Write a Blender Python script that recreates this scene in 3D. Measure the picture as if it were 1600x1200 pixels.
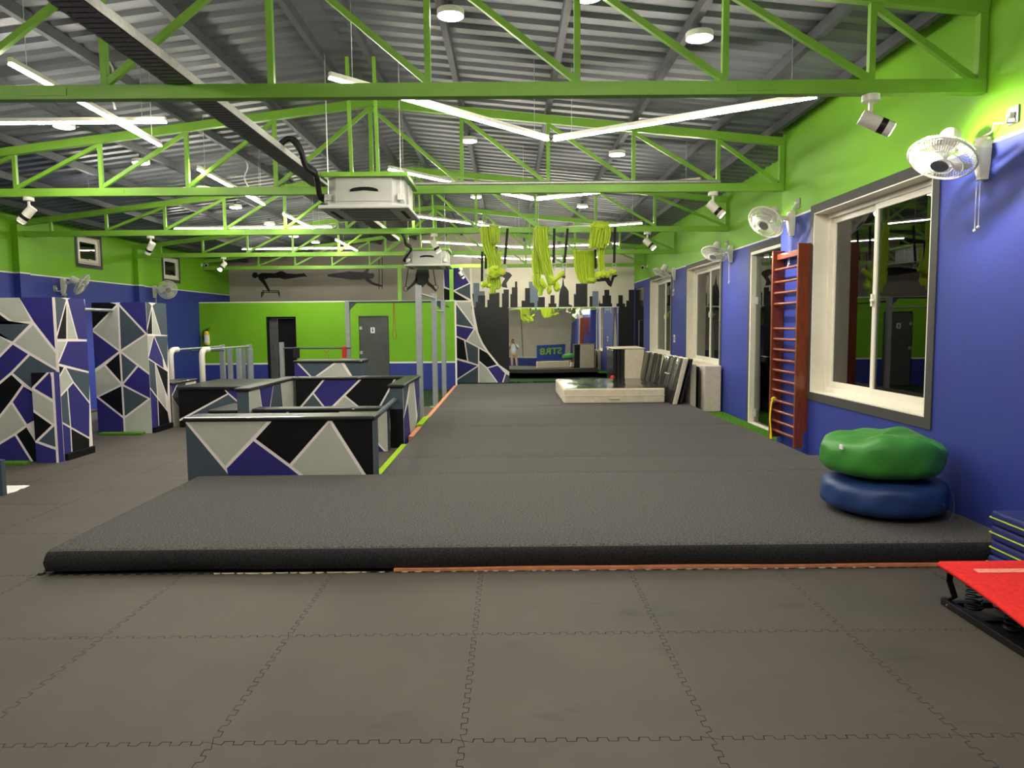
import bpy, bmesh, math, random
from mathutils import Vector, Matrix, Quaternion
random.seed(7)
SC = bpy.context.scene
COL = SC.collection
for _o in list(bpy.data.objects):
    bpy.data.objects.remove(_o)

# ------------------------------------------------------------------ camera
F, CAMH = 1130.0, 1.66                       # focal length in pixels of the 1600x1200 frame, eye height
VPX, VPY, ROLL = 795.0, 507.0, -math.radians(0.48)
_v = Matrix.Rotation(ROLL, 3, 'Z') @ Vector(((VPX - 800) / F, (600 - VPY) / F, -1))
PITCH = math.atan2(_v.y, 1)
YAW = math.atan2(_v.x, math.hypot(_v.y, 1))
R3 = Matrix.Rotation(YAW, 3, 'Z') @ Matrix.Rotation(math.pi / 2 - PITCH, 3, 'X') @ Matrix.Rotation(ROLL, 3, 'Z')
EYE = Vector((0, 0, CAMH))
cam_data = bpy.data.cameras.new('camera')
cam_data.sensor_fit = 'HORIZONTAL'
cam_data.sensor_width = 36
cam_data.lens = F / 1600 * 36
cam_data.clip_start = 0.05
cam = bpy.data.objects.new('camera', cam_data)
cam.matrix_world = Matrix.Translation(EYE) @ R3.to_4x4()
COL.objects.link(cam)
SC.camera = cam

# ------------------------------------------------------------------ world, exposure
world = bpy.data.worlds.new('night')
SC.world = world
world.use_nodes = True
world.node_tree.nodes['Background'].inputs[0].default_value = (0.02, 0.025, 0.035, 1)
world.node_tree.nodes['Background'].inputs[1].default_value = 0.25
SC.view_settings.view_transform = 'Standard'
SC.view_settings.look = 'None'
SC.view_settings.exposure = 2.05
SC.view_settings.gamma = 1.0
SC.view_settings.use_curve_mapping = False
TUBE_E, DOWN_E, SPOT_W = 32.0, 42.0, 30.0      # linear lamps, round lamps (emission), track spots (watt)

# pixel -> point on a plane of the room
def ray(u, v):
    return R3 @ Vector(((u - 800) / F, (600 - v) / F, -1))
def onx(u, v, x):
    d = ray(u, v); return EYE + d * (x / d.x)
def ony(u, v, y):
    d = ray(u, v); return EYE + d * (y / d.y)
def onz(u, v, z):
    d = ray(u, v); return EYE + d * ((z - CAMH) / d.z)

# ------------------------------------------------------------------ materials
def lin(c):
    return tuple(((x / 255) / 12.92 if x / 255 <= 0.04045 else ((x / 255 + 0.055) / 1.055) ** 2.4) for x in c[:3]) + (1,)
MATS = {}
def mat(name, rgb, rough=0.6, metal=0.0, var=0.08, scale=6.0, bump=0.0, bscale=80.0, spec=0.4, coat=0.0, sheen=0.0, detail=4.0):
    m = bpy.data.materials.new(name); m.use_nodes = True
    nt = m.node_tree; b = nt.nodes['Principled BSDF']
    b.inputs['Roughness'].default_value = rough
    b.inputs['Metallic'].default_value = metal
    b.inputs['Specular IOR Level'].default_value = spec
    b.inputs['Coat Weight'].default_value = coat
    b.inputs['Sheen Weight'].default_value = sheen
    c = lin(rgb)
    tc = nt.nodes.new('ShaderNodeTexCoord')
    if var > 0:
        n = nt.nodes.new('ShaderNodeTexNoise'); n.inputs['Scale'].default_value = scale; n.inputs['Detail'].default_value = detail
        r = nt.nodes.new('ShaderNodeValToRGB')
        r.color_ramp.elements[0].position = 0.3; r.color_ramp.elements[1].position = 0.7
        r.color_ramp.elements[0].color = tuple(x * (1 - var) for x in c[:3]) + (1,)
        r.color_ramp.elements[1].color = tuple(min(1, x * (1 + var)) for x in c[:3]) + (1,)
        nt.links.new(tc.outputs['Object'], n.inputs['Vector'])
        nt.links.new(n.outputs['Fac'], r.inputs['Fac'])
        nt.links.new(r.outputs['Color'], b.inputs['Base Color'])
    else:
        b.inputs['Base Color'].default_value = c
    if bump > 0:
        n2 = nt.nodes.new('ShaderNodeTexNoise'); n2.inputs['Scale'].default_value = bscale; n2.inputs['Detail'].default_value = 3
        bp = nt.nodes.new('ShaderNodeBump'); bp.inputs['Strength'].default_value = bump; bp.inputs['Distance'].default_value = 0.01
        nt.links.new(tc.outputs['Object'], n2.inputs['Vector'])
        nt.links.new(n2.outputs['Fac'], bp.inputs['Height'])
        nt.links.new(bp.outputs['Normal'], b.inputs['Normal'])
    MATS[name] = m
    return m
def emat(name, rgb, strength):
    m = bpy.data.materials.new(name); m.use_nodes = True
    nt = m.node_tree; b = nt.nodes['Principled BSDF']
    b.inputs['Base Color'].default_value = lin(rgb)
    b.inputs['Emission Color'].default_value = lin(rgb)
    b.inputs['Emission Strength'].default_value = strength
    MATS[name] = m
    return m
def bandmat(name, bands, rough=0.55, bump=0.05):
    """wall paint in horizontal bands: [(z_from, rgb), ...] from the floor up, world height"""
    m = bpy.data.materials.new(name); m.use_nodes = True
    nt = m.node_tree; b = nt.nodes['Principled BSDF']; b.inputs['Roughness'].default_value = rough
    b.inputs['Specular IOR Level'].default_value = 0.35
    g = nt.nodes.new('ShaderNodeNewGeometry'); s = nt.nodes.new('ShaderNodeSeparateXYZ')
    nt.links.new(g.outputs['Position'], s.inputs[0])
    mr = nt.nodes.new('ShaderNodeMapRange'); mr.inputs['From Min'].default_value = -0.5; mr.inputs['From Max'].default_value = 5.5
    nt.links.new(s.outputs['Z'], mr.inputs['Value'])
    r = nt.nodes.new('ShaderNodeValToRGB'); r.color_ramp.interpolation = 'CONSTANT'
    els = r.color_ramp.elements
    for i, (z, rgb) in enumerate(bands):
        p = (z + 0.5) / 6.0 if i else 0.0
        e = els[0] if i == 0 else (els[1] if i == 1 else els.new(p))
        e.position = p; e.color = lin(rgb)
    nt.links.new(mr.outputs['Result'], r.inputs['Fac'])
    n = nt.nodes.new('ShaderNodeTexNoise'); n.inputs['Scale'].default_value = 1.7; n.inputs['Detail'].default_value = 6
    nt.links.new(g.outputs['Position'], n.inputs['Vector'])
    mr2 = nt.nodes.new('ShaderNodeMapRange'); mr2.inputs['To Min'].default_value = 0.9; mr2.inputs['To Max'].default_value = 1.08
    nt.links.new(n.outputs['Fac'], mr2.inputs['Value'])
    mx = nt.nodes.new('ShaderNodeVectorMath'); mx.operation = 'SCALE'
    nt.links.new(r.outputs['Color'], mx.inputs[0]); nt.links.new(mr2.outputs['Result'], mx.inputs['Scale'])
    nt.links.new(mx.outputs[0], b.inputs['Base Color'])
    n2 = nt.nodes.new('ShaderNodeTexNoise'); n2.inputs['Scale'].default_value = 60
    nt.links.new(g.outputs['Position'], n2.inputs['Vector'])
    bp = nt.nodes.new('ShaderNodeBump'); bp.inputs['Strength'].default_value = bump; bp.inputs['Distance'].default_value = 0.01
    nt.links.new(n2.outputs['Fac'], bp.inputs['Height']); nt.links.new(bp.outputs['Normal'], b.inputs['Normal'])
    MATS[name] = m
    return m

GREEN, BLUE, LINE = (112, 172, 26), (46, 58, 136), (226, 226, 214)
def foammat():
    m = mat('foam', (74, 69, 62), 0.62, var=0.12, scale=1.6, bump=0.12, bscale=260, detail=10, spec=0.3)
    nt = m.node_tree; b = nt.nodes['Principled BSDF']
    g = nt.nodes.new('ShaderNodeNewGeometry')
    for n in nt.nodes:
        if n.type == 'TEX_NOISE': nt.links.new(g.outputs['Position'], n.inputs['Vector'])
    base = b.inputs['Base Color'].links[0].from_socket
    mp_ = nt.nodes.new('ShaderNodeMapping'); mp_.inputs['Scale'].default_value = (1.1, 2.6, 1); mp_.inputs['Rotation'].default_value = (0, 0, .5)
    nt.links.new(g.outputs['Position'], mp_.inputs[0])
    n1 = nt.nodes.new('ShaderNodeTexNoise'); n1.inputs['Scale'].default_value = 1.5; n1.inputs['Detail'].default_value = 9; n1.inputs['Roughness'].default_value = .62
    nt.links.new(mp_.outputs[0], n1.inputs['Vector'])
    r1 = nt.nodes.new('ShaderNodeValToRGB'); r1.color_ramp.elements[0].position = .60; r1.color_ramp.elements[0].color = (1, 1, 1, 1); r1.color_ramp.elements[1].position = .72; r1.color_ramp.elements[1].color = (.72, .72, .72, 1)
    nt.links.new(n1.outputs['Fac'], r1.inputs['Fac'])
    mx = nt.nodes.new('ShaderNodeMixRGB'); mx.blend_type = 'MULTIPLY'; mx.inputs[0].default_value = 1
    nt.links.new(base, mx.inputs[1]); nt.links.new(r1.outputs[0], mx.inputs[2]); nt.links.new(mx.outputs[0], b.inputs['Base Color'])
foammat()
mat('subfloor', (22, 21, 20), 0.9)
mat('carpet', (86, 84, 82), 0.95, var=0.62, scale=85, bump=0.7, bscale=160, spec=0.1, detail=8)
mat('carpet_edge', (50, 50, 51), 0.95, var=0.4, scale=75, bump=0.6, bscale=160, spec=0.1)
mat('turf', (78, 124, 34), 0.9, var=0.4, scale=60, bump=0.5, bscale=150, spec=0.1)
mat('turf_lime', (146, 182, 36), 0.9, var=0.35, scale=70, bump=0.5, bscale=150, spec=0.1)
mat('turf_dark', (38, 58, 34), 0.95, var=0.5, scale=9, spec=0.1)
mat('grass_blade', (92, 146, 40), 0.85, var=0.3, scale=40)
mat('steel_green', (122, 174, 54), 0.42, var=0.07, scale=3)
mat('roof_sheet', (112, 115, 120), 0.45, metal=0.2, var=0.1, scale=1.5)
mat('purlin', (74, 77, 80), 0.6, var=0.1)
mat('cream', (206, 198, 180), 0.75, var=0.05, scale=1.2, bump=0.04)
mat('mural_grey', (170, 162, 150), 0.8, var=0.08, scale=0.8)
mat('black_paint', (14, 15, 16), 0.42, var=0.15, scale=3, bump=0.08, bscale=12)
mat('blue_grey_paint', (98, 112, 124), 0.6)
mat('p_light', (180, 182, 170), 0.6, var=0.05, scale=3)
mat('p_slate', (66, 80, 90), 0.6, var=0.08, scale=3, spec=0.3)
mat('p_indigo', (46, 42, 114), 0.6, var=0.1, scale=3, spec=0.3)
mat('p_black', (9, 11, 14), 0.6, var=0.2, scale=3, spec=0.2)
mat('p_tape', (240, 228, 224), 0.6, var=0.03)
mat('pad_black', (24, 24, 24), 0.4, var=0.2, scale=8, bump=0.25, bscale=30, coat=0.2)
mat('plastic_white', (226, 222, 208), 0.4, var=0.03)
mat('upvc', (228, 222, 206), 0.35, var=0.03)
mat('plastic_black', (22, 22, 24), 0.4, var=0.1)
mat('metal_grey', (150, 156, 158), 0.4, metal=0.25, var=0.06, scale=10)
mat('galv', (196, 196, 190), 0.35, metal=0.6, var=0.12, scale=30)
mat('chrome', (205, 205, 205), 0.2, metal=0.95, var=0.02)
mat('tray_dark', (132, 132, 132), 0.55, metal=0.3, var=0.35, scale=70)
mat('ac_grey', (178, 178, 172), 0.5, metal=0.15, var=0.06)
mat('ac_panel', (186, 186, 178), 0.5, var=0.03)
mat('grille', (120, 122, 120), 0.5, var=0.25, scale=50)
mat('rubber', (18, 18, 18), 0.5, var=0.2)
mat('wood', (118, 54, 28), 0.35, var=0.28, scale=9, coat=0.3)
mat('plywood', (150, 100, 62), 0.7, var=0.2, scale=10)
mat('orange_strip', (206, 132, 92), 0.7, var=0.2, scale=12)
mat('pale_foam', (206, 198, 168), 0.9, var=0.15, scale=20)
mat('canvas', (206, 194, 172), 0.75, var=0.08, scale=12, bump=0.35, bscale=22)
mat('vinyl_black', (36, 38, 36), 0.16, var=0.15, scale=5, bump=0.35, bscale=7, coat=0.3)
mat('vinyl_grey', (34, 36, 34), 0.25, var=0.15, scale=5, bump=0.4, bscale=9, coat=0.2)
mat('lime_cloth', (186, 210, 40), 0.7, var=0.06, scale=9, sheen=0.3)
mat('strap_black', (20, 20, 22), 0.7)
mat('green_bag', (58, 134, 48), 0.42, var=0.1, scale=5, bump=0.3, bscale=9)
mat('blue_bag', (38, 62, 112), 0.42, var=0.1, scale=5, bump=0.3, bscale=9)
mat('mat_blue', (36, 46, 106), 0.6, var=0.1)
mat('lime_piping', (196, 214, 60), 0.6)
mat('red_carpet', (226, 38, 34), 0.9, var=0.12, scale=40, bump=0.3, bscale=200)
mat('pink_line', (246, 150, 130), 0.9, var=0.2, scale=60)
mat('frame_black', (28, 28, 28), 0.35, metal=0.4)
mat('surround', (62, 62, 60), 0.6)
mat('door_grey', (74, 78, 76), 0.5, var=0.1)
mat('door_glass_dark', (20, 22, 22), 0.12, var=0.1)
mat('yellow_band', (228, 200, 30), 0.6)
mat('red_plastic', (190, 40, 34), 0.4)
mat('red_thin', (150, 40, 30), 0.6)
mat('label_white', (230, 230, 226), 0.6, var=0.02)
mat('skin', (184, 132, 104), 0.55, var=0.06)
mat('hair', (32, 24, 20), 0.6)
mat('shirt', (196, 210, 214), 0.8)
mat('trousers', (186, 160, 124), 0.8)
mat('sign_green', (150, 214, 20), 0.4)
mat('sign_blue', (34, 74, 168), 0.5)
mat('night_dark', (10, 11, 14), 0.9, var=0.0)
emat('tube_glow', (255, 248, 233), TUBE_E)
emat('disc_glow', (255, 248, 233), DOWN_E)
emat('spot_glow', (255, 250, 238), 18.0)
bandmat('paint_right', [(-0.5, BLUE), (2.9, LINE), (2.94, GREEN)])
bandmat('paint_left', [(-0.5, BLUE), (2.62, LINE), (2.66, GREEN)])
bandmat('paint_partition', [(-0.5, BLUE), (0.575, LINE), (0.61, GREEN), (2.33, LINE)])
bandmat('paint_rear', [(-0.5, BLUE), (0.62, LINE), (0.7, (206, 200, 180))])
# window glass: mirror-like at a glance, clear otherwise
def glassmat(name, tint, refl):
    g = bpy.data.materials.new(name); g.use_nodes = True
    nt = g.node_tree; nt.nodes.remove(nt.nodes['Principled BSDF'])
    out = nt.nodes['Material Output']
    tr = nt.nodes.new('ShaderNodeBsdfTransparent'); tr.inputs[0].default_value = lin(tint)
    gl = nt.nodes.new('ShaderNodeBsdfGlossy'); gl.inputs['Roughness'].default_value = 0.01
    fr = nt.nodes.new('ShaderNodeFresnel'); fr.inputs['IOR'].default_value = refl
    mx = nt.nodes.new('ShaderNodeMixShader')
    nt.links.new(fr.outputs[0], mx.inputs[0]); nt.links.new(tr.outputs[0], mx.inputs[1]); nt.links.new(gl.outputs[0], mx.inputs[2])
    nt.links.new(mx.outputs[0], out.inputs[0])
    MATS[name] = g
glassmat('glass', (206, 220, 214), 1.9)
def mirrormat():
    m = bpy.data.materials.new('mirror'); m.use_nodes = True
    nt = m.node_tree; b = nt.nodes['Principled BSDF']
    b.inputs['Base Color'].default_value = (0.86, 0.88, 0.85, 1); b.inputs['Metallic'].default_value = 1
    b.inputs['Roughness'].default_value = 0.015
    MATS['mirror'] = m
mirrormat()
def woodgrain():
    m = MATS['wood']; nt = m.node_tree
    n = [x for x in nt.nodes if x.type == 'TEX_NOISE'][0]
    mp = nt.nodes.new('ShaderNodeMapping'); mp.inputs['Scale'].default_value = (6, 6, 0.6)
    tc = [x for x in nt.nodes if x.type == 'TEX_COORD'][0]
    nt.links.new(tc.outputs['Object'], mp.inputs[0]); nt.links.new(mp.outputs[0], n.inputs['Vector'])
woodgrain()

# ------------------------------------------------------------------ mesh helpers
def wloc(o):
    p = Vector((0, 0, 0))
    while o is not None:
        p += o.location; o = o.parent
    return p
def tag(o, label=None, cat=None, group=None, kind=None):
    if label: o['label'] = label
    if cat: o['category'] = cat
    if group: o['group'] = group
    if kind: o['kind'] = kind
    return o
def thing(name, loc, label, cat, group=None, kind=None):
    o = bpy.data.objects.new(name, None); o.location = loc; o.empty_display_size = 0.1
    COL.objects.link(o)
    return tag(o, label, cat, group, kind)
class MB:
    def __init__(s):
        s.v = []; s.f = []; s.m = []
    def add(s, vs, fs, mi=0):
        k = len(s.v); s.v += [Vector(p) for p in vs]
        for f in fs:
            s.f.append([i + k for i in f]); s.m.append(mi)
        return s
    def box(s, a, b, mi=0):
        x0, y0, z0 = (min(a[i], b[i]) for i in range(3)); x1, y1, z1 = (max(a[i], b[i]) for i in range(3))
        return s.add([(x0, y0, z0), (x1, y0, z0), (x1, y1, z0), (x0, y1, z0), (x0, y0, z1), (x1, y0, z1), (x1, y1, z1), (x0, y1, z1)],
                     [(3, 2, 1, 0), (4, 5, 6, 7), (0, 1, 5, 4), (1, 2, 6, 5), (2, 3, 7, 6), (3, 0, 4, 7)], mi)
    def poly(s, pts, mi=0):
        return s.add(pts, [list(range(len(pts)))], mi)
    def slab(s, pts, ext, mi=0):
        """polygon extruded along vector ext"""
        n = len(pts); e = Vector(ext); p = [Vector(q) for q in pts]
        fs = [list(range(n))[::-1], list(range(n, 2 * n))] + [[i, (i + 1) % n, n + (i + 1) % n, n + i] for i in range(n)]
        return s.add(p + [q + e for q in p], fs, mi)
    def bar(s, p, q, w, h, up=(0, 0, 1), mi=0):
        """square-section bar from p to q; w across, h along up"""
        p = Vector(p); q = Vector(q); t = (q - p).normalized(); u = Vector(up); a = t.cross(u)
        if a.length < 1e-4: a = t.cross(Vector((1, 0, 0)))
        a.normalize(); u = a.cross(t).normalized()
        c = [(a * (w / 2) * i + u * (h / 2) * j) for i, j in ((-1, -1), (1, -1), (1, 1), (-1, 1))]
        return s.add([p + x for x in c] + [q + x for x in c], [(3, 2, 1, 0), (4, 5, 6, 7), (0, 1, 5, 4), (1, 2, 6, 5), (2, 3, 7, 6), (3, 0, 4, 7)], mi)
    def tube(s, path, r, n=8, mi=0, closed=False, cap=True):
        P = [Vector(p) for p in path]; m = len(P)
        rr = r if isinstance(r, (list, tuple)) else [r] * m
        vs = []; prev = None
        for i in range(m):
            if closed: t = P[(i + 1) % m] - P[i - 1]
            else: t = P[min(i + 1, m - 1)] - P[max(i - 1, 0)]
            t.normalize()
            if prev is None:
                a = t.cross(Vector((0, 0, 1)))
                if a.length < 1e-3: a = t.cross(Vector((1, 0, 0)))
            else:
                a = prev - t * prev.dot(t)
            a.normalize(); prev = a.copy(); b = t.cross(a)
            for k in range(n):
                g = 2 * math.pi * k / n
                vs.append(P[i] + (a * math.cos(g) + b * math.sin(g)) * rr[i])
        fs = []
        for i in range(m if closed else m - 1):
            j = (i + 1) % m
            for k in range(n):
                fs.append((i * n + k, i * n + (k + 1) % n, j * n + (k + 1) % n, j * n + k))
        if cap and not closed:
            fs.append(list(range(n))[::-1]); fs.append([(m - 1) * n + k for k in range(n)])
        return s.add(vs, fs, mi)
    def cyl(s, p, q, r, r2=None, n=16, mi=0):
        return s.tube([p, q], [r, r if r2 is None else r2], n, mi)
    def ring(s, c, axis, R, r, n=32, k=6, mi=0):
        ax = Vector(axis).normalized(); a = ax.orthogonal().normalized(); b = ax.cross(a); c = Vector(c)
        return s.tube([c + (a * math.cos(2 * math.pi * i / n) + b * math.sin(2 * math.pi * i / n)) * R for i in range(n)], r, k, mi, closed=True)
    def ball(s, c, r, n=14, m=8, sc=(1, 1, 1), mi=0):
        c = Vector(c); vs = [c + Vector((0, 0, r * sc[2]))]
        for i in range(1, m):
            th = math.pi * i / m
            for k in range(n):
                ph = 2 * math.pi * k / n
                vs.append(c + Vector((r * sc[0] * math.sin(th) * math.cos(ph), r * sc[1] * math.sin(th) * math.sin(ph), r * sc[2] * math.cos(th))))
        vs.append(c - Vector((0, 0, r * sc[2])))
        fs = [(0, 1 + k, 1 + (k + 1) % n) for k in range(n)]
        for i in range(m - 2):
            for k in range(n):
                a = 1 + i * n + k; b = 1 + i * n + (k + 1) % n
                fs.append((a, a + n, b + n, b))
        l = len(vs) - 1; o = 1 + (m - 2) * n
        fs += [(l, o + (k + 1) % n, o + k) for k in range(n)]
        return s.add(vs, fs, mi)
    def ribbon(s, path, widths, wdir, pleats=5, amp=0.02, n=40, mi=0, sag=0.0):
        """pleated cloth hanging along a path; wdir is the direction of its width"""
        P = [Vector(p) for p in path]; W = Vector(wdir).normalized(); vs = []
        # resample
        Q = []; ww = []
        for i in range(len(P) - 1):
            for k in range(6):
                t = k / 6; Q.append(P[i].lerp(P[i + 1], t)); ww.append(widths[i] * (1 - t) + widths[i + 1] * t)
        Q.append(P[-1]); ww.append(widths[-1])
        for i, p in enumerate(Q):
            t = (Q[min(i + 1, len(Q) - 1)] - Q[max(i - 1, 0)]).normalized(); N = t.cross(W).normalized()
            for j in range(n + 1):
                q = j / n - 0.5
                off = amp * (math.sin(2 * math.pi * pleats * q + 0.25 * i) + 0.5 * math.sin(2 * math.pi * pleats * 1.7 * q + 1.3 - 0.15 * i))
                vs.append(p + W * (ww[i] * q) + N * off + Vector((0, 0, -sag * (1 - 4 * q * q) * (i / len(Q)))))
        fs = []
        for i in range(len(Q) - 1):
            for j in range(n):
                a = i * (n + 1) + j
                fs.append((a, a + 1, a + n + 2, a + n + 1))
        return s.add(vs, fs, mi)
    def xf(s, M):
        s.v = [M @ p for p in s.v]; return s
    def build(s, name, mats, parent=None, smooth=None, bevel=0.0, bseg=2, solid=0.0, local=False, sub=0, label=None):
        me = bpy.data.meshes.new(name)
        o0 = Vector((0, 0, 0)) if (parent is None or local) else wloc(parent)
        me.from_pydata([tuple(p - o0) for p in s.v], [], s.f)
        for m in (mats if isinstance(mats, (list, tuple)) else [mats]):
            me.materials.append(MATS[m])
        me.polygons.foreach_set('material_index', s.m)
        if smooth is not None:
            me.polygons.foreach_set('use_smooth', [True] * len(me.polygons))
            if smooth < 179: me.set_sharp_from_angle(angle=math.radians(smooth))
        me.update(); me.validate()
        o = bpy.data.objects.new(name, me); COL.objects.link(o); o.parent = parent
        if bevel > 0:
            b = o.modifiers.new('bevel', 'BEVEL'); b.width = bevel; b.segments = bseg; b.limit_method = 'ANGLE'; b.angle_limit = math.radians(40)
        if solid > 0:
            b = o.modifiers.new('solid', 'SOLIDIFY'); b.thickness = solid; b.offset = 0
        if sub > 0:
            b = o.modifiers.new('sub', 'SUBSURF'); b.levels = sub; b.render_levels = sub
        if label: o['label'] = label
        return o
def bx(name, a, b, m, parent=None, bevel=0.0, label=None, bseg=2):
    return MB().box(a, b).build(name, m, parent, bevel=bevel, label=label, bseg=bseg)
def clone(o, parent=None, **kw):
    c = o.copy(); COL.objects.link(c); c.parent = parent
    for ch in [x for x in o.children]:
        clone(ch, c)
    for k, v in kw.items(): c[k] = v
    return c
def base_of(mb):
    """base point of a thing made of one mesh builder: centre in plan, lowest height"""
    xs = [p.x for p in mb.v]; ys = [p.y for p in mb.v]; zs = [p.z for p in mb.v]
    return Vector(((min(xs) + max(xs)) / 2, (min(ys) + max(ys)) / 2, min(zs)))

# flat painted patterns: polygons in photograph pixels on a plane, inset by half a tape width, clipped to the face
def inset_clip(poly, d, rect):
    n = len(poly); A = sum(poly[i][0] * poly[(i + 1) % n][1] - poly[(i + 1) % n][0] * poly[i][1] for i in range(n))
    if A < 0: poly = poly[::-1]
    ed = []
    for i in range(n):
        (x0, y0), (x1, y1) = poly[i], poly[(i + 1) % n]
        L = math.hypot(x1 - x0, y1 - y0)
        if L < 1e-6: continue
        nx, ny = -(y1 - y0) / L, (x1 - x0) / L
        ed.append((x0 + nx * d, y0 + ny * d, (x1 - x0) / L, (y1 - y0) / L))
    out = []
    for i in range(len(ed)):
        a = ed[i - 1]; b = ed[i]; den = a[2] * b[3] - a[3] * b[2]
        if abs(den) < 1e-6: out.append((b[0], b[1])); continue
        t = ((b[0] - a[0]) * b[3] - (b[1] - a[1]) * b[2]) / den
        out.append((a[0] + a[2] * t, a[1] + a[3] * t))
    x0, y0, x1, y1 = rect
    for ax, lim, sgn in ((0, x0, 1), (0, x1, -1), (1, y0, 1), (1, y1, -1)):
        res = []
        for i in range(len(out)):
            p, q = out[i - 1], out[i]; ip = (p[ax] - lim) * sgn >= 0; iq = (q[ax] - lim) * sgn >= 0
            if ip != iq:
                t = (lim - p[ax]) / (q[ax] - p[ax]); res.append((p[0] + (q[0] - p[0]) * t, p[1] + (q[1] - p[1]) * t))
            if iq: res.append(q)
        out = res
        if len(out) < 3: return []
    return out
PAINT = ['p_tape', 'p_light', 'p_slate', 'p_indigo', 'p_black']
PK = {'l': 1, 's': 2, 'i': 3, 'k': 4}
def pattern(name, parent, axis, val, rect, polys, tape=0.022, eps=0.003, sgn=-1):
    """axis 'y': face at y=val seen from -y, rect=(x0,z0,x1,z1); axis 'x': face at x=val, rect=(y0,z0,y1,z1)"""
    mb = MB(); x0, z0, x1, z1 = rect
    P = (lambda a, b, e: (a, val + sgn * e, b)) if axis == 'y' else (lambda a, b, e: (val - sgn * e, a, b))
    mb.slab([P(x0, z0, 0), P(x1, z0, 0), P(x1, z1, 0), P(x0, z1, 0)], Vector(P(0, 0, eps)) - Vector(P(0, 0, 0)), 0)
    for key, pts in polys:
        q = []
        for u, v in pts:
            w = ony(u, v, val) if axis == 'y' else onx(u, v, val)
            q.append((w.x, w.z) if axis == 'y' else (w.y, w.z))
        q = inset_clip(q, tape / 2, rect)
        if q:
            mb.slab([P(a, b, eps) for a, b in q], Vector(P(0, 0, 0.0015)) - Vector(P(0, 0, 0)), PK[key])
    return mb.build(name, PAINT, parent)

# ================================================================== THE ROOM
X1, X2, XL = 3.47, 3.97, -8.8          # near right wall, set-back right wall, left wall
YSTEP, YPART, YMUR, YREAR = 9.3, 20.7, 23.0, -4.6
ZLOW, ZPLAT = -0.18, 0.165
APEX = -1.7
def zchord(x):
    return 4.43 - (0.10 if x > APEX else 0.125) * abs(x - APEX)

# ---- foam tile floor: 1 m interlocking tiles, seams at x = n - 0.2, y = n + 0.77
floor = MB().box((XL - .3, YREAR - .2, -0.3), (X2 + .3, 14.77, -0.014)).build('floor', 'subfloor')
tag(floor, 'floor of dark grey interlocking foam tiles with jigsaw edges', 'floor', kind='structure')
def make_tile(w, teeth_l, teeth_r):
    g, amp, per, c, e = 0.0015, 0.0125, 12, 0.03, 0.02
    x0, x1, y0, y1 = g, w - g, g, 1 - g
    mb = MB()
    def strip(a, b, out, on, side):
        """border strip along a-b; out is the tooth direction, side the sign of the gap"""
        a = Vector(a); b = Vector(b); o = Vector(out); n = max(1, round((b - a).length * per)); t = [0.0]
        pts = [a]
        if on:
            for k in range(n):
                for f, sg in (((e + .02, -1), (.48 - e, -1), (.52 - e, 1), (.98 + e, 1)) if side > 0 else ((.02 - e, -1), (.48 + e, -1), (.52 + e, 1), (.98 - e, 1))):
                    if 0.02 < (k + f) / n < 0.985: pts.append(a + (b - a) * ((k + f) / n) + o * (amp * sg))
        pts.append(b)
        inn = []
        for p in pts:
            inn.append(Vector((min(max(p.x, x0 + c), x1 - c), min(max(p.y, y0 + c), y1 - c), 0)) if True else p)
        m = len(pts); dz = Vector((0, 0, -.013))
        mb.add(pts + inn, [(k, k + 1, m + k + 1, m + k) for k in range(m - 1)])
        mb.add(pts + [p + dz for p in pts], [(k, k + 1, m + k + 1, m + k) for k in range(m - 1)])
    strip((x0, y0, 0), (x1, y0, 0), (0, 1, 0), True, 1); strip((x0, y1, 0), (x1, y1, 0), (0, 1, 0), True, -1)
    strip((x0, y0, 0), (x0, y1, 0), (1, 0, 0), teeth_l, 1); strip((x1, y0, 0), (x1, y1, 0), (1, 0, 0), teeth_r, -1)
    mb.add([(x0 + c, y0 + c, 0), (x1 - c, y0 + c, 0), (x1 - c, y1 - c, 0), (x0 + c, y1 - c, 0)], [(0, 1, 2, 3)])
    return mb.build('tile', 'foam', floor, local=True)
proto = {}
for ix in range(-9, 4):
    for iy in range(-2, 15):
        x, y = ix - 0.2, iy - 0.23
        if y > 4.0 and x > -1.5: continue
        if 4.0 < y < 7.0 and x > -3.3: continue
        if y > 14: continue
        w, tl, tr = 1.0, True, True
        if ix == -9: x, w, tl = XL + 0.01, 0.4 - 0.01, False
        if ix == 3: w, tr = X1 - 2.8 - 0.005, False
        k = (round(w, 3), tl, tr)
        if k not in proto:
            o = proto[k] = make_tile(w, tl, tr)
        else:
            o = proto[k].copy(); COL.objects.link(o)
        o.location = (x, y, 0.0005 * random.random())
bx('mat_sheet', (XL, YREAR, -0.013), (X1, -2.235, 0), 'foam', floor)
fl2 = MB().box((XL - .2, 14.77, -0.4), (X2 + .2, YMUR + .2, ZLOW)).build('floor_rear', 'turf_dark')
tag(fl2, 'dark green turf floor at the back below the partition wall', 'floor', kind='structure')
fl3 = MB().box((3.3, YSTEP - 0.1, -0.013), (X2, 19.0, 0.004)).build('turf_strip', 'turf')
tag(fl3, 'strip of green artificial turf along the blue window wall', 'turf')
mb = MB()
for _ in range(9000):
    x = random.uniform(3.36, 3.96); y = 9.35 + 3.9 * random.random() ** 1.2; h = random.uniform(.012, .026); a = random.uniform(0, 6.28); w = .004
    d = Vector((math.cos(a), math.sin(a), 0)) * w; l = Vector((random.uniform(-1, 1), random.uniform(-1, 1), 0)) * .01
    mb.add([Vector((x, y, .003)) - d, Vector((x, y, .003)) + d, Vector((x, y, .003 + h)) + l], [(0, 1, 2)])
g = mb.build('grass_blades', 'grass_blade', fl3); g['kind'] = 'stuff'

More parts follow.
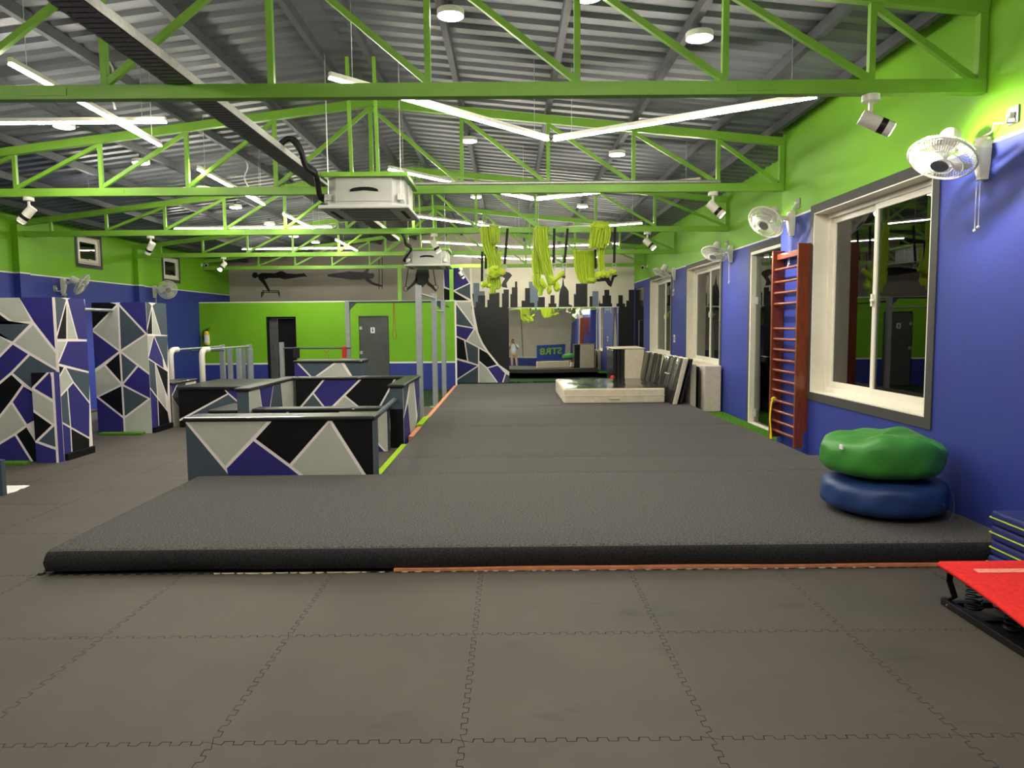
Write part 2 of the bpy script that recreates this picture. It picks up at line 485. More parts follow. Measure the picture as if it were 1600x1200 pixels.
# ---- walls
def wall_y(name, x0, x1, y0, y1, z0, ztop, holes, m, label):
    """wall running along y with openings (ya, yb, za, zb); ztop a function of x"""
    mb = MB(); cur = y0
    zt = ztop
    for ya, yb, za, zb in sorted(holes):
        if ya > cur: mb.box((x0, cur, z0), (x1, ya, zt))
        if za > z0: mb.box((x0, ya, z0), (x1, yb, za))
        if zb < zt: mb.box((x0, ya, zb), (x1, yb, zt))
        cur = yb
    if cur < y1: mb.box((x0, cur, z0), (x1, y1, zt))
    o = mb.build(name, m)
    return tag(o, label, 'wall', kind='structure')
W1 = (5.98, 8.28, 0.86, 2.88)
DR = (9.6, 11.92, 0.0, 2.80)
W2 = (13.62, 16.15, 0.82, 2.84)
W3 = (17.75, 20.35, 0.82, 2.84)
DB = (21.35, 22.95, ZLOW, 2.75)
wall_y('wall_right', X1, X1 + .3, YREAR, YSTEP, -0.2, 4.08, [W1], 'paint_right', 'near right wall, blue below and green above, with the large window')
wall_y('wall_right_rear', X2, X2 + .3, YSTEP - .01, YMUR, -0.3, 4.05, [DR, W2, W3, DB], 'paint_right', 'set-back right wall, blue below green, with glass door and tall windows')
o = bx('wall_return', (X1 + .3, YSTEP - .3, -0.2), (X2 + .3, YSTEP - .011, 4.05), 'paint_right'); tag(o, 'short return of the blue and green wall behind the ladder', 'wall', kind='structure')
WL1 = (14.35, 15.7, 2.98, 3.62)
WL2 = (18.3, 19.4, 2.98, 3.55)
# two small top-hung windows high on the left wall: opening from the photograph
a_ = onx(116, 371, XL); b_ = onx(160, 420, XL)
WL1 = (a_.y + .08, b_.y - .08, b_.z + .05, 3.54)
a_ = onx(252, 402, XL); b_ = onx(282, 442, XL)
WL2 = (a_.y + .08, b_.y - .1, b_.z + .06, 3.46)
wall_y('wall_left', XL - .3, XL, YREAR, YMUR, -0.3, 3.72, [WL1, WL2], 'paint_left', 'left wall, blue below and bright green above, with two small windows')
for y in (5.4, 9.25, 13.15, 17.3):
    o = bx('trim_1', (XL, y - .14, -0.18 if y > 14 else 0.0), (XL + .12, y + .14, 3.5), 'paint_left'); tag(o, 'shallow pilaster on the left wall under a roof truss', 'pilaster', 'left wall pilasters', 'structure')
# partition with two doorways
DA = [ony(u, 495, YPART) for u in (415.5, 462)]; DBp = [ony(u, 493.5, YPART) for u in (560, 607)]
XPR = ony(712, 540, YPART).x
mb = MB(); cur = XL
for p in (DA, DBp):
    mb.box((cur, YPART, ZLOW), (p[0].x, YPART + .25, 2.365)); mb.box((p[0].x, YPART, p[0].z), (p[1].x, YPART + .25, 2.365)); cur = p[1].x
mb.box((cur, YPART, ZLOW), (XPR, YPART + .25, 2.365))
tag(mb.build('wall_partition', 'paint_partition'), 'low partition wall, bright green over blue, with two doorways', 'wall', kind='structure')
o = bx('trim_2', (XPR - .02, YPART - .012, ZLOW), (XPR + .03, YPART - .001, 2.36), 'p_tape'); tag(o, 'thin white edge strip at the end of the green partition', 'trim', kind='structure')
wallm = MB().box((XL - .3, YMUR, -0.4), (X2 + .3, YMUR + .3, 4.8)).build('wall_mural', 'mural_grey')
tag(wallm, 'far end wall painted with athletes, city skyline and geometric pattern', 'wall', kind='structure')
wr = MB().box((XL - .3, YREAR - .3, -0.2), (X1 + .3, YREAR, 4.8)).build('wall_rear', 'paint_rear')
tag(wr, 'cream wall with a blue lower band, seen in the far mirror', 'wall', kind='structure')

# ---- roof: corrugated sheets on two slopes, purlins below
ceil = thing('ceiling', (APEX, 9, 4.6), 'dark grey corrugated metal roof of two shallow slopes on purlins', 'ceiling', kind='structure')
def sheet(xa, xb):
    mb = MB(); prof = []; y = YREAR - .3
    while y < YMUR + .3:
        prof += [(y, 0.0), (y + .11, 0.0), (y + .145, .035), (y + .215, .035)]; y += .25
    vs = []
    for x in (xa, xb):
        for (yy, dz) in prof: vs.append((x, yy, zchord(x) + .155 + dz))
    n = len(prof)
    return mb.add(vs, [(i, i + 1, n + i + 1, n + i) for i in range(n - 1)]).build('roof_slope', 'roof_sheet', ceil)
sheet(XL - .3, APEX); sheet(APEX, X2 + .35)
VERT_R = [-0.57, 0.51, 1.58, 2.64]
VERT_L = [-2.9, -4.0, -5.08, -6.15, -7.2, -8.2]
for x in VERT_L[::-1] + [APEX - .25, APEX + .25] + VERT_R + [3.3]:
    z = zchord(x) + .05
    bx('purlin', (x - .03, YREAR, z), (x + .03, YMUR, z + .1), 'purlin', ceil)
bx('ridge_cap', (APEX - .2, YREAR, zchord(APEX) + .2), (APEX + .2, YMUR, zchord(APEX) + .24), 'roof_sheet', ceil)

# ---- trusses
TY = [5.4, 9.25, 13.2, 17.3, 21.12]
TN = ['nearest green roof truss, spanning the top of the view', 'second green roof truss, carrying the nearer ceiling air conditioner',
      'third green roof truss, with the lime hammocks thrown over it', 'fourth green roof truss, behind the lime hammocks', 'farthest green roof truss, standing on the green partition']
def truss(y, xl, xr, label):
    t = thing('roof_truss', (APEX, y, 3.3), label, 'truss', 'green roof trusses')
    s = .04 if y < 20 else .035
    bx('bottom_chord', (xl, y - .04, 3.3), (xr, y + .04, 3.4), 'steel_green', t, bevel=.004)
    for a, b in ((xl, APEX), (APEX, xr)):
        MB().bar((a, y, zchord(a) - .01), (b, y, zchord(b) - .01), .075, .1).build('top_chord', 'steel_green', t, bevel=.004)
    def vert(x, w=.045): MB().bar((x, y, 3.4), (x, y, zchord(x) - .05), w, w, up=(0, 1, 0)).build('vertical', 'steel_green', t)
    def diag(xa, xb): MB().bar((xa, y + .002, zchord(xa) - .07), (xb, y + .002, 3.41), .04, .045).build('diagonal', 'steel_green', t)
    vert(APEX)
    prev = APEX
    for x in VERT_R:
        vert(x); diag(prev, x); prev = x
    vert(xr - .03, .06); diag(prev, xr - .08)
    prev = APEX
    for x in VERT_L:
        if x < xl + .3: break
        vert(x)
        if x > -8: diag(prev, x)
        prev = x
    vert(xl + .03, .06)
    # splice plate on the bottom chord
    for x in (-5.0 + (y - 5.4) * .02 + (1.7 if y < 6 else 0), 1.8):
        bx('splice_plate', (x - .14, y - .046, 3.325), (x + .14, y - .04, 3.375), 'steel_green', t)
    return t
for i, y in enumerate(TY):
    truss(y, XL, X1 - .005 if i < 2 else X2, TN[i])
for u, nm in ((625, 'green steel post on the partition beside the rings athlete'), (705.5, 'green steel post at the end of the green partition')):
    p = ony(u, 440, TY[4])
    o = bx('steel_post', (p.x - .055, TY[4] - .1, 2.366), (p.x + .055, TY[4] + .01, 3.299), 'steel_green', bevel=.004); tag(o, nm, 'post', 'posts between partition and truss')

# ================================================================== WINDOWS AND DOORS
def liner(X, y0, y1, z0, z1, depth, parent, m='upvc', sgn=1, bottom=True):
    mb = MB(); t = .012; xa, xb = X, X + sgn * depth
    mb.box((xa, y0, z0), (xb, y0 + t, z1)); mb.box((xa, y1 - t, z0), (xb, y1, z1)); mb.box((xa, y0 + t, z1 - t), (xb, y1 - t, z1))
    if bottom: mb.box((xa, y0 + t, z0), (xb, y1 - t, z0 + t))
    return mb.build('reveal', m, parent)
def rim(name, xa, xb, y0, y1, z0, z1, w, m, parent, wb=None, bevel=.004):
    wb = w if wb is None else wb
    mb = MB(); mb.box((xa, y0, z0), (xb, y0 + w, z1)); mb.box((xa, y1 - w, z0), (xb, y1, z1))
    mb.box((xa, y0 + w, z1 - w), (xb, y1 - w, z1))
    if wb > 0: mb.box((xa, y0 + w, z0), (xb, y1 - w, z0 + wb))
    return mb.build(name, m, parent, bevel=bevel)
def surround(X, y0, y1, z0, z1, w, parent, sgn=-1):
    mb = MB(); a, b = X + sgn * .001, X + sgn * .012
    mb.box((a, y0 - w, z0 - w), (b, y0, z1 + w)); mb.box((a, y1, z0 - w), (b, y1 + w, z1 + w))
    mb.box((a, y0, z1), (b, y1, z1 + w)); mb.box((a, y0, z0 - w), (b, y1, z0))
    return mb.build('surround', 'surround', parent)
def window(name, X, hole, split, label, depth=.17):
    y0, y1, z0, z1 = hole
    t = thing(name, (X + .1, (y0 + y1) / 2, z0), label, 'window', kind='structure')
    surround(X, y0, y1, z0, z1, .095, t)
    liner(X - .013, y0, y1, z0, z1, depth, t)
    xf = X + depth
    rim('window_frame', xf - .03, xf + .06, y0 + .012, y1 - .012, z0 + .012, z1 - .012, .055, 'upvc', t)
    ya, yb, za, zb = y0 + .067, y1 - .067, z0 + .067, z1 - .067
    for (sa, sb, dx) in ((ya, split + .03, 0.0), (split - .03, yb, .03)):
        s = rim('sash', xf - .02 + dx, xf + .015 + dx, sa, sb, za, zb, .06, 'upvc', t)
        bx('pane', (xf - .002 + dx, sa + .06, za + .06), (xf + .003 + dx, sb - .06, zb - .06), 'glass', s)
    h = MB().box((xf - .045, split - .015, (z0 + z1) / 2 - .06), (xf - .02, split + .015, (z0 + z1) / 2 + .06)); h.bar((xf - .05, split, (z0 + z1) / 2), (xf - .06, split - .09, (z0 + z1) / 2), .016, .02)
    h.build('window_handle', 'plastic_white', t)
    return t
window('window_1', X1, W1, 7.2, 'large white-framed window in the near blue wall, above the bean bags')
window('window_2', X2, W2, 14.85, 'white-framed window on the blue wall above the standing mats')
window('window_3', X2, W3, 19.1, 'white-framed window on the blue wall nearest the skyline mural')
# small top-hung windows on the left wall
for n, h, lb in ((4, WL1, 'small tilted-open window high on the left wall above a fan, nearer one'), (5, WL2, 'small window high on the left wall nearest the partition')):
    y0, y1, z0, z1 = h
    t = thing('window_%d' % n, (XL, (y0 + y1) / 2, z0), lb, 'window', kind='structure')
    surround(XL, y0, y1, z0, z1, .08, t, 1)
    liner(XL + .012, y0, y1, z0, z1, .2, t, sgn=-1)
    rim('window_frame', XL - .1, XL - .04, y0 + .012, y1 - .012, z0 + .012, z1 - .012, .045, 'upvc', t)
    s = rim('sash', XL - .05, XL - .01, y0 + .04, y1 - .04, z0 + .035, z1 - .035, .07, 'upvc', t)
    bx('pane', (XL - .033, y0 + .11, z0 + .105), (XL - .028, y1 - .11, z1 - .105), 'glass', s)
    bx('latch', (XL - .01, (y0 + y1) / 2 - .05, z0 + .08), (XL + .02, (y0 + y1) / 2 + .05, z0 + .11), 'plastic_white', s)
# frameless glass door beside the ladder
y0, y1, z0, z1 = DR
t = thing('door_1', (X2 + .1, (y0 + y1) / 2, 0), 'frameless glass door in a pale frame behind the wooden ladder', 'door', kind='structure')
mb = MB(); mb.box((X2 - .012, y1, 0), (X2 - .001, y1 + .09, z1 + .1)); mb.box((X2 - .012, y0 - .09, 0), (X2 - .001, y0, z1 + .1)); mb.box((X2 - .012, y0, z1), (X2 - .001, y1, z1 + .1)); mb.build('surround', 'surround', t)
rim('door_frame', X2 - .013, X2 + .16, y0 + .001, y1 - .001, 0.0, z1 - .001, .05, 'upvc', t, wb=.02)
lf = bx('glass_leaf', (X2 + .07, y0 + .06, .03), (X2 + .082, y1 - .06, z1 - .06), 'glass', t)
for z in (.12, 1.95): bx('hinge', (X2 + .05, y1 - .19, z), (X2 + .1, y1 - .05, z + .12), 'galv', lf)
# dark glass door at the far end of the right wall
y0, y1, z0, z1 = DB
t = thing('door_2', (X2 + .05, (y0 + y1) / 2, ZLOW), 'black glass door with a steel pull handle at the far end of the blue wall', 'door', kind='structure')
bx('glass_leaf', (X2 + .02, y0 + .02, z0 + .02), (X2 + .05, y1 - .02, z1 - .02), 'door_glass_dark', t)
mb = MB(); mb.tube([(X2 + .02, 21.75, .35), (X2 - .06, 21.75, .35), (X2 - .06, 21.75, 1.75), (X2 + .02, 21.75, 1.75)], .016, 8); mb.build('pull_handle', 'chrome', t)
# partition doors
a, b = DA[0].x, DA[1].x; zt = DA[0].z
t = thing('door_3', ((a + b) / 2, YPART, ZLOW), 'dark half-open door in the green partition, on the left', 'door', kind='structure')
mb = MB(); mb.box((a, YPART + .02, ZLOW), (a + .05, YPART + .24, zt)); mb.box((b - .05, YPART + .02, ZLOW), (b, YPART + .24, zt)); mb.box((a, YPART + .02, zt - .05), (b, YPART + .24, zt)); mb.build('door_frame', 'p_black', t)
lf = bx('door_leaf', (a + .05, YPART + .12, ZLOW + .01), (a + .27, YPART + .16, zt - .055), 'door_grey', t)
bx('door_leaf', (a + .28, YPART + .17, ZLOW + .01), (b - .05, YPART + .21, zt - .055), 'p_black', t)
MB().tube([(a + .2, YPART + .12, .75), (a + .2, YPART + .06, .77), (a + .2, YPART + .06, 1.15), (a + .2, YPART + .12, 1.17)], .012, 8).build('door_handle', 'chrome', lf)
a, b = DBp[0].x, DBp[1].x; zt = DBp[0].z
t = thing('door_4', ((a + b) / 2, YPART, ZLOW), 'closed slate grey door with a small white sign in the green partition', 'door', kind='structure')
lf = bx('door_leaf', (a + .01, YPART + .04, ZLOW + .01), (b - .01, YPART + .09, zt - .01), 'door_grey', t, bevel=.004)
for z in (1.55, .85): bx('hinge', (a + .01, YPART + .025, z), (a + .09, YPART + .04, z + .09), 'galv', lf)
MB().tube([(b - .12, YPART + .04, .72), (b - .12, YPART - .02, .74), (b - .12, YPART - .02, 1.1), (b - .12, YPART + .04, 1.12)], .014, 8).build('door_handle', 'chrome', lf)
p = ony(582, 516, YPART)
sg = bx('door_sign', (p.x - .06, YPART + .03, p.z - .08), (p.x + .06, YPART + .04, p.z + .08), 'label_white', lf)
mb = MB(); mb.slab([(p.x + .016 * math.cos(i * .7854), YPART + .0295, p.z + .045 + .016 * math.sin(i * .7854)) for i in range(8)], (0, -.001, 0))
mb.slab([(p.x - .022, YPART + .0295, p.z + .022), (p.x + .022, YPART + .0295, p.z + .022), (p.x + .01, YPART + .0295, p.z - .05), (p.x - .01, YPART + .0295, p.z - .05)], (0, -.001, 0)); mb.build('pictogram', 'p_black', sg)

# ================================================================== MURAL ON THE FAR WALL
YM = YMUR
def mp(pts, e, mb, mi=0):
    """flat paint on the far wall from photograph pixels"""
    w = [ony(u, v, YM) for u, v in pts]
    mb.slab([(q.x, YM - e, q.z) for q in w], (0, -.002, 0), mi)
def circ(u, v, r, n=14): return [(u + r * math.cos(6.2832 * i / n), v + r * math.sin(6.2832 * i / n)) for i in range(n)]
CURVE = [(735, 398), (735.5, 424), (736.5, 462), (740, 490), (746, 520), (753, 536), (762, 550), (779, 571), (805, 589), (842, 601)]
mb = MB()
mp([(735, 396), (990, 396), (1001, 480), (1001, 612), (735, 612)], .001, mb)
mb.build('mural_background', 'cream', wallm)
mb = MB()
mp([(736, 480)] + CURVE[3:] + [(860, 612), (1001, 612), (1001, 479)], .004, mb)
Z7 = lambda L: [(x / 4.4444 + 650, y / 4.4444 + 320) for x, y in L]
for x0, x1, y in [(385, 400, 618), (430, 480, 630), (415, 432, 675), (508, 580, 610), (495, 510, 660), (608, 645, 588), (597, 610, 615), (665, 705, 573), (655, 668, 620), (687, 703, 533), (757, 792, 578), (733, 760, 665), (790, 822, 680), (850, 895, 640), (843, 852, 668),
                  (933, 962, 628), (920, 975, 685), (1110, 1190, 548), (1098, 1112, 625), (1205, 1225, 635), (1295, 1355, 630), (1308, 1342, 590), (1268, 1362, 685), (1405, 1436, 628), (1392, 1452, 685), (1460, 1478, 665), (1477, 1580, 590)]:
    mp(Z7([(x0, y), (x1, y), (x1, 716), (x0, 716)]), .0045 + .00012 * ((x0 * 7 + y) % 11), mb)
mp(Z7([(1021, 495), (1030, 560), (1045, 575), (1060, 600), (1062, 690), (1085, 700), (1085, 716), (990, 716), (995, 620), (1005, 580), (1014, 560)]), .0042, mb)
mp(Z7([(1275, 655), (1280, 690), (1270, 690)]), .0042, mb)
mb.build('skyline', 'black_paint', wallm)
mb = MB()
for x0, x1, y in [(398, 440, 543), (440, 477, 600), (784, 850, 534), (1095, 1115, 618), (1225, 1267, 600)]:
    mp(Z7([(x0, y), (x1, y), (x1, 712), (x0, 712)]), .002, mb)
mb.build('grey_towers', 'blue_grey_paint', wallm)
mb = MB()   # jumping figures behind the hammocks
mp(Z7([(575, 470), (610, 460), (650, 472), (668, 490), (645, 520), (628, 545), (635, 578), (600, 572), (592, 560), (606, 530), (618, 512), (600, 500), (575, 500)]), .003, mb)
mp(Z7([(1240, 525), (1300, 492), (1335, 495), (1352, 530), (1362, 490), (1395, 485), (1396, 498), (1378, 505), (1355, 572), (1335, 560), (1315, 530), (1250, 535)]), .003, mb)
mp(Z7([(415, 355), (470, 370), (480, 395), (460, 385), (425, 370)]), .003, mb)
mb.build('jumper_silhouette', 'black_paint', wallm)
# geometric panel with the white curve
GEO = [('i', [(692, 418), (719, 418), (734, 442.5), (709, 454.5), (694, 448.5)]), ('l', [(719, 418), (737, 418), (737, 442), (734, 442.5)]), ('s', [(709, 454.5), (734, 442.5), (738, 442), (738, 470)]),
       ('k', [(692, 448.5), (709, 454.5), (736, 470.5), (692, 470.5)]), ('s', [(690, 405), (694, 448.5), (692, 470), (688, 470)]), ('l', [(711, 471), (737, 471), (739, 490), (742, 513)]), ('s', [(705, 464), (742, 513), (705, 506.5)]), ('i', [(705, 506.5), (742, 513), (729, 532.5), (705, 522)]),
       ('l', [(742, 513), (747, 521), (762, 551), (729, 532.5)]), ('k', [(705, 522), (726, 531.5), (731, 565), (705, 558)]), ('s', [(726, 531.5), (748, 543), (748, 571), (731, 565)]), ('k', [(748, 543), (762, 551), (778, 570), (761, 575), (748, 564)]),
       ('i', [(705, 559), (748, 571), (705, 599)]), ('s', [(705, 599), (748, 571), (748, 612), (705, 612)]), ('l', [(748, 564), (761, 575), (788, 612), (748, 612)]), ('i', [(761, 575), (778, 570), (790, 583), (783, 606)]), ('s', [(790, 583), (804, 590), (812, 612), (783, 606)]), ('k', [(804, 590), (830, 606), (812, 612)])]
pa, pb = ony(693, 418, YM), ony(842, 612, YM)
mb = MB()
mp([(693, 396), (736, 396)] + CURVE[1:] + [(842, 612), (693, 612)], .002, mb, 0)
for k, pts in GEO:
    q = inset_clip([(ony(u, v, YM).x, ony(u, v, YM).z) for u, v in pts], .02, (pa.x, pb.z, pb.x, pa.z + .5))
    if q: mb.slab([(x, YM - .0045, z) for x, z in q], (0, -.0015, 0), PK[k])
mb.build('geometric_panel', PAINT, wallm)
mb = MB(); w = [ony(u, v, YM - .006) for u, v in CURVE]
for i in range(len(w) - 1):
    def off(k):
        t = (w[min(k + 1, len(w) - 1)] - w[max(k - 1, 0)]).normalized(); n = Vector((t.z, 0, -t.x)); return n * -.03
    mb.slab([w[i] + off(i), w[i + 1] + off(i + 1), w[i + 1] - off(i + 1), w[i] - off(i)], (0, -.012, 0))
mb.build('white_curve', 'p_tape', wallm)
# upper wall: hold athletes
mb = MB(); e = .003
mp(circ(398.5, 430, 4.6), e, mb)
mp([(402, 432), (405, 428), (410, 426.3), (430, 427), (438, 423.3), (442, 423.8), (448, 427), (463, 428), (473, 427.3), (475, 426.5), (481, 433.5), (477, 432), (472, 432.5), (455, 435), (445, 436.5), (437, 434.5), (418, 434.5), (416, 436.5), (408, 435.5)], e + .001, mb)
mp([(403, 432), (412, 434), (415, 440), (422, 453), (421, 456), (419, 455), (411, 443), (405, 437)], e + .002, mb)
for q in ([(410, 453.5), (436, 453.5), (436, 454.8), (410, 454.8)], [(408, 456), (437, 456), (437, 457.4), (408, 457.4)], [(408, 456), (410, 456), (410.5, 463), (408, 465.5)], [(410.5, 454), (412, 454), (412.5, 460), (411, 462)], [(435.5, 456), (437, 456), (437.5, 464), (436.2, 464)], [(434.8, 454), (436, 454), (436, 461), (434.8, 461)]): mp(q, e, mb)
mb.build('planche_athlete', 'black_paint', wallm, label='black painted athlete holding a straight plank on low bars')
mb = MB()
mp([(511.5, 429), (522, 427), (535, 425.5), (545, 424), (556, 425), (568, 425), (578, 427), (584, 430), (584.5, 433), (580, 435.5), (572, 435), (566, 436.5), (550, 437), (535, 435), (512, 432)], e, mb)
mp(circ(581, 431, 4.2), e + .001, mb)
mp([(568, 434), (575, 434), (583, 441), (590, 443.5), (598, 446), (597.5, 448), (588, 446.8), (579, 443.5), (572, 439)], e + .001, mb)
mp([(568, 426), (573, 420), (577, 413), (579, 414), (577, 421), (574, 427)], e + .001, mb)
for u in (592.3, 597.3): mp([(u - .6, 402), (u + .6, 402), (u + .6, 451.5), (u - .6, 451.5)], e + .002, mb)
mb.build('flag_athlete', 'black_paint', wallm, label='black painted athlete in a side flag on two poles')
mb = MB()
mp(circ(659, 446, 3.2), e + .001, mb)
mp([(652, 418), (669, 418), (671, 432), (668, 442), (663, 446), (656, 446), (650, 442), (649, 432)], e, mb)
mp([(653, 436), (650, 443), (643, 449), (637, 454), (635, 451), (641, 446), (647, 439), (650, 433)], e, mb)
mp([(667, 436), (671, 441), (677, 446), (683, 455), (680, 455.5), (673, 449), (667, 445)], e, mb)
for u0, v0, u1, v1 in ((640, 405, 634, 447), (674, 405, 681, 446)): mp([(u0 - .7, v0), (u0 + .7, v0), (u1 + .7, v1), (u1 - .7, v1)], e, mb)
for u, v in ((634, 451), (681, 449)):
    c = ony(u, v, YM - .008); mb.ring(c, (0, 1, 0), .075, .009, 20, 5)
mb.build('rings_athlete', 'black_paint', wallm, label='black painted athlete hanging from two rings')
mb = MB()
mp([(365, 396), (692, 396), (692, 405), (365, 405)], .0015, mb)
# mirror leaning a touch against the wall, its sheet gently bowed
m0, m1 = ony(795, 481.5, YM), ony(966, 481.5, YM)
mz0, mz1 = ZLOW + .02, m0.z
t = thing('wall_mirror', ((m0.x + m1.x) / 2, YM - .08, mz0), 'large bowed wall mirror under the painted skyline', 'mirror')
mb = MB(); nu, nv = 60, 12; vs = []
for j in range(nv + 1):
    for i in range(nu + 1):
        a, b = i / nu, j / nv
        x = m0.x + (m1.x - m0.x) * a; z = mz0 + (mz1 - mz0) * b
        y = YM - .075 + .0515 * b - .034 * a          # lean back 1.4 degrees, turned a little
        y += 0.004 * math.sin(a * 5.2 + .4) * (0.4 + b) + (.010 * math.sin((a - .62) * 26) * (a - .6) if a > .62 else 0)
        vs.append((x, y, z))
fs = [(j * (nu + 1) + i, j * (nu + 1) + i + 1, (j + 1) * (nu + 1) + i + 1, (j + 1) * (nu + 1) + i) for j in range(nv) for i in range(nu)]
mb.add(vs, fs).build('mirror_sheet', 'mirror', t, smooth=180)
mb = MB(); mb.box((m0.x - .02, YM - .06, mz1), (m1.x + .02, YM - .007, mz1 + .015)); mb.build('top_strip', 'p_tape', t)
bx('back_board', (m0.x, YM - .022, mz0), (m1.x, YM - .0075, mz1), 'black_paint', t)

# ================================================================== LAMPS
ZT = 3.6
def tube_lamp(p, q, label, group, dz=0.0):
    p = Vector((p[0], p[1], ZT + dz)); q = Vector((q[0], q[1], ZT + dz)); c = (p + q) / 2
    t = thing('linear_lamp', c, label, 'lamp', group)
    MB().bar(p + Vector((0, 0, .03)), q + Vector((0, 0, .03)), .038, .04).build('housing', 'plastic_white', t, bevel=.005)
    MB().bar(p, q, .032, .014).build('diffuser', 'tube_glow', t)
    for k in (.08, .92):
        a = p.lerp(q, k) + Vector((0, 0, .052)); MB().cyl(a, (a.x, a.y, zchord(a.x) + .15), .003, n=5).build('suspension_wire', 'galv', t)
    return t
def pt(u, v): w = onz(u, v, ZT); return (w.x, w.y)
V1 = [pt(515, 122), pt(860, 220), pt(1276, 152)]
VN = ['first chevron of lamps, under the nearest truss', 'second chevron of lamps, near the ceiling air conditioner', 'third chevron of lamps, above the lime hammocks', 'fourth chevron of lamps, behind the lime hammocks', 'last chevron of lamps, close to the end wall', 'lamp chevron over the viewpoint']
VP_ = [V1, [(-1.48, 9.23), (.42, 11.55), (2.65, 10.1)], [(-1.76, 13.05), (.43, 15.4), (2.61, 14.28)], [(-2.0, 17.13), (.41, 18.58), (2.67, 17.87)], [(-1.5, 20.5), (.43, 21.9), (2.68, 21.4)], [(-1.39, 1.5), (.46, 3.5), (2.68, 2.1)]]
for k, (a, b, c) in enumerate(VP_):
    def near(p, q, d):
        L = math.hypot(p[0] - q[0], p[1] - q[1]); return (q[0] + (p[0] - q[0]) * d / L, q[1] + (p[1] - q[1]) * d / L)
    tube_lamp(a, near(a, b, .045), 'glowing linear lamp, left arm of the ' + VN[k], 'chevron linear lamps')
    tube_lamp(near(c, b, .045), c, 'glowing linear lamp, right arm of the ' + VN[k], 'chevron linear lamps')
CN = ['first cross of lamps, upper left', 'second cross of lamps, behind the second truss', 'third cross of lamps, behind the third truss', 'last cross of lamps, by the far truss', 'cross of lamps over the viewpoint at left']
for k, (xa, ya, xb, yb, xc, xd, yc) in enumerate(((-3.65, 5.51, -3.72, 7.96, -6.3, -3.37, 7.35), (-3.82, 9.14, -3.9, 11.78, -6.6, -3.5, 11.2), (-3.9, 12.79, -3.91, 14.93, -6.86, -3.63, 15.12), (-3.9, 16.61, -3.93, 19.03, -6.96, -4.08, 19.2), (-3.7, 1.3, -3.7, 3.6, -6.3, -3.3, 2.7))):
    tube_lamp((xa, ya), (xb, yb), 'glowing linear lamp running lengthwise in the ' + CN[k], 'crossed linear lamps')
    tube_lamp((xc, yc), (xd, yc), 'glowing linear lamp running crosswise in the ' + CN[k], 'crossed linear lamps', .08)
# round surface lamps below the roof
def zroof(u, v):
    x = -1.0
    for _ in range(12):
        z = zchord(x) - .03; w = onz(u, v, z); x = w.x
    return onz(u, v, zchord(x) - .03)
DOWN = [(704, 22, 'at the top beside the nearest truss post'), (1093, 57, 'upper right, above the first chevron lamp'), (918, -8, 'at the very top edge of the view'), (100, 196, 'at the left, under the crosswise lamp'), (220, 253, 'at the left, between first and second truss'), (733, 219, 'behind the first chevron lamp'),
        (964, 240, 'right of the chevron corner'), (318, 295, 'just over the second truss chord at left'), (368, 323, 'left, below the second truss chord'), (421, 349, 'left, above the third truss chord'), (493, 378, 'left, above the fourth truss chord'), (459, 368.5, 'left, tucked under the third truss chord'), (910, 322, 'right, below the second truss chord'), (744, 307, 'under the second truss, right of the air conditioner'), (751, 347, 'left of the first lime hammock')]
disc = None
for u, v, lb in DOWN:
    p = zroof(u, v)
    t = thing('round_lamp', p, 'round white glowing ceiling lamp ' + lb, 'lamp', 'round ceiling lamps')
    if disc is None:
        mb = MB().tube([(0, 0, -.018), (0, 0, .03)], .115, 28); a = mb.build('lamp_body', 'plastic_white', t, local=True, smooth=40)
        mb = MB().tube([(0, 0, -.026), (0, 0, -.019)], [.085, .106], 28); b = mb.build('diffuser', 'disc_glow', t, local=True, smooth=40)
        mb = MB().cyl((0, 0, .03), (0, 0, .1), .02); c = mb.build('mount', 'purlin', t, local=True)
        disc = (a, b, c)
    else:
        for q in disc:
            n = q.copy(); COL.objects.link(n); n.parent = t
# round lamps over the viewpoint, out of frame, lighting the near floor and the front of the nearest truss
for x, y in ((-1.2, 2.3), (1.6, 2.3), (-5.6, 2.2), (-1.2, -1.6), (1.6, -1.6), (-5.6, -1.8)):
    t = thing('round_lamp', (x, y, zchord(x) - .03), 'round white ceiling lamp over the viewpoint, above the near floor tiles', 'lamp', 'round ceiling lamps over the viewpoint')
    for q in disc:
        n = q.copy(); COL.objects.link(n); n.parent = t

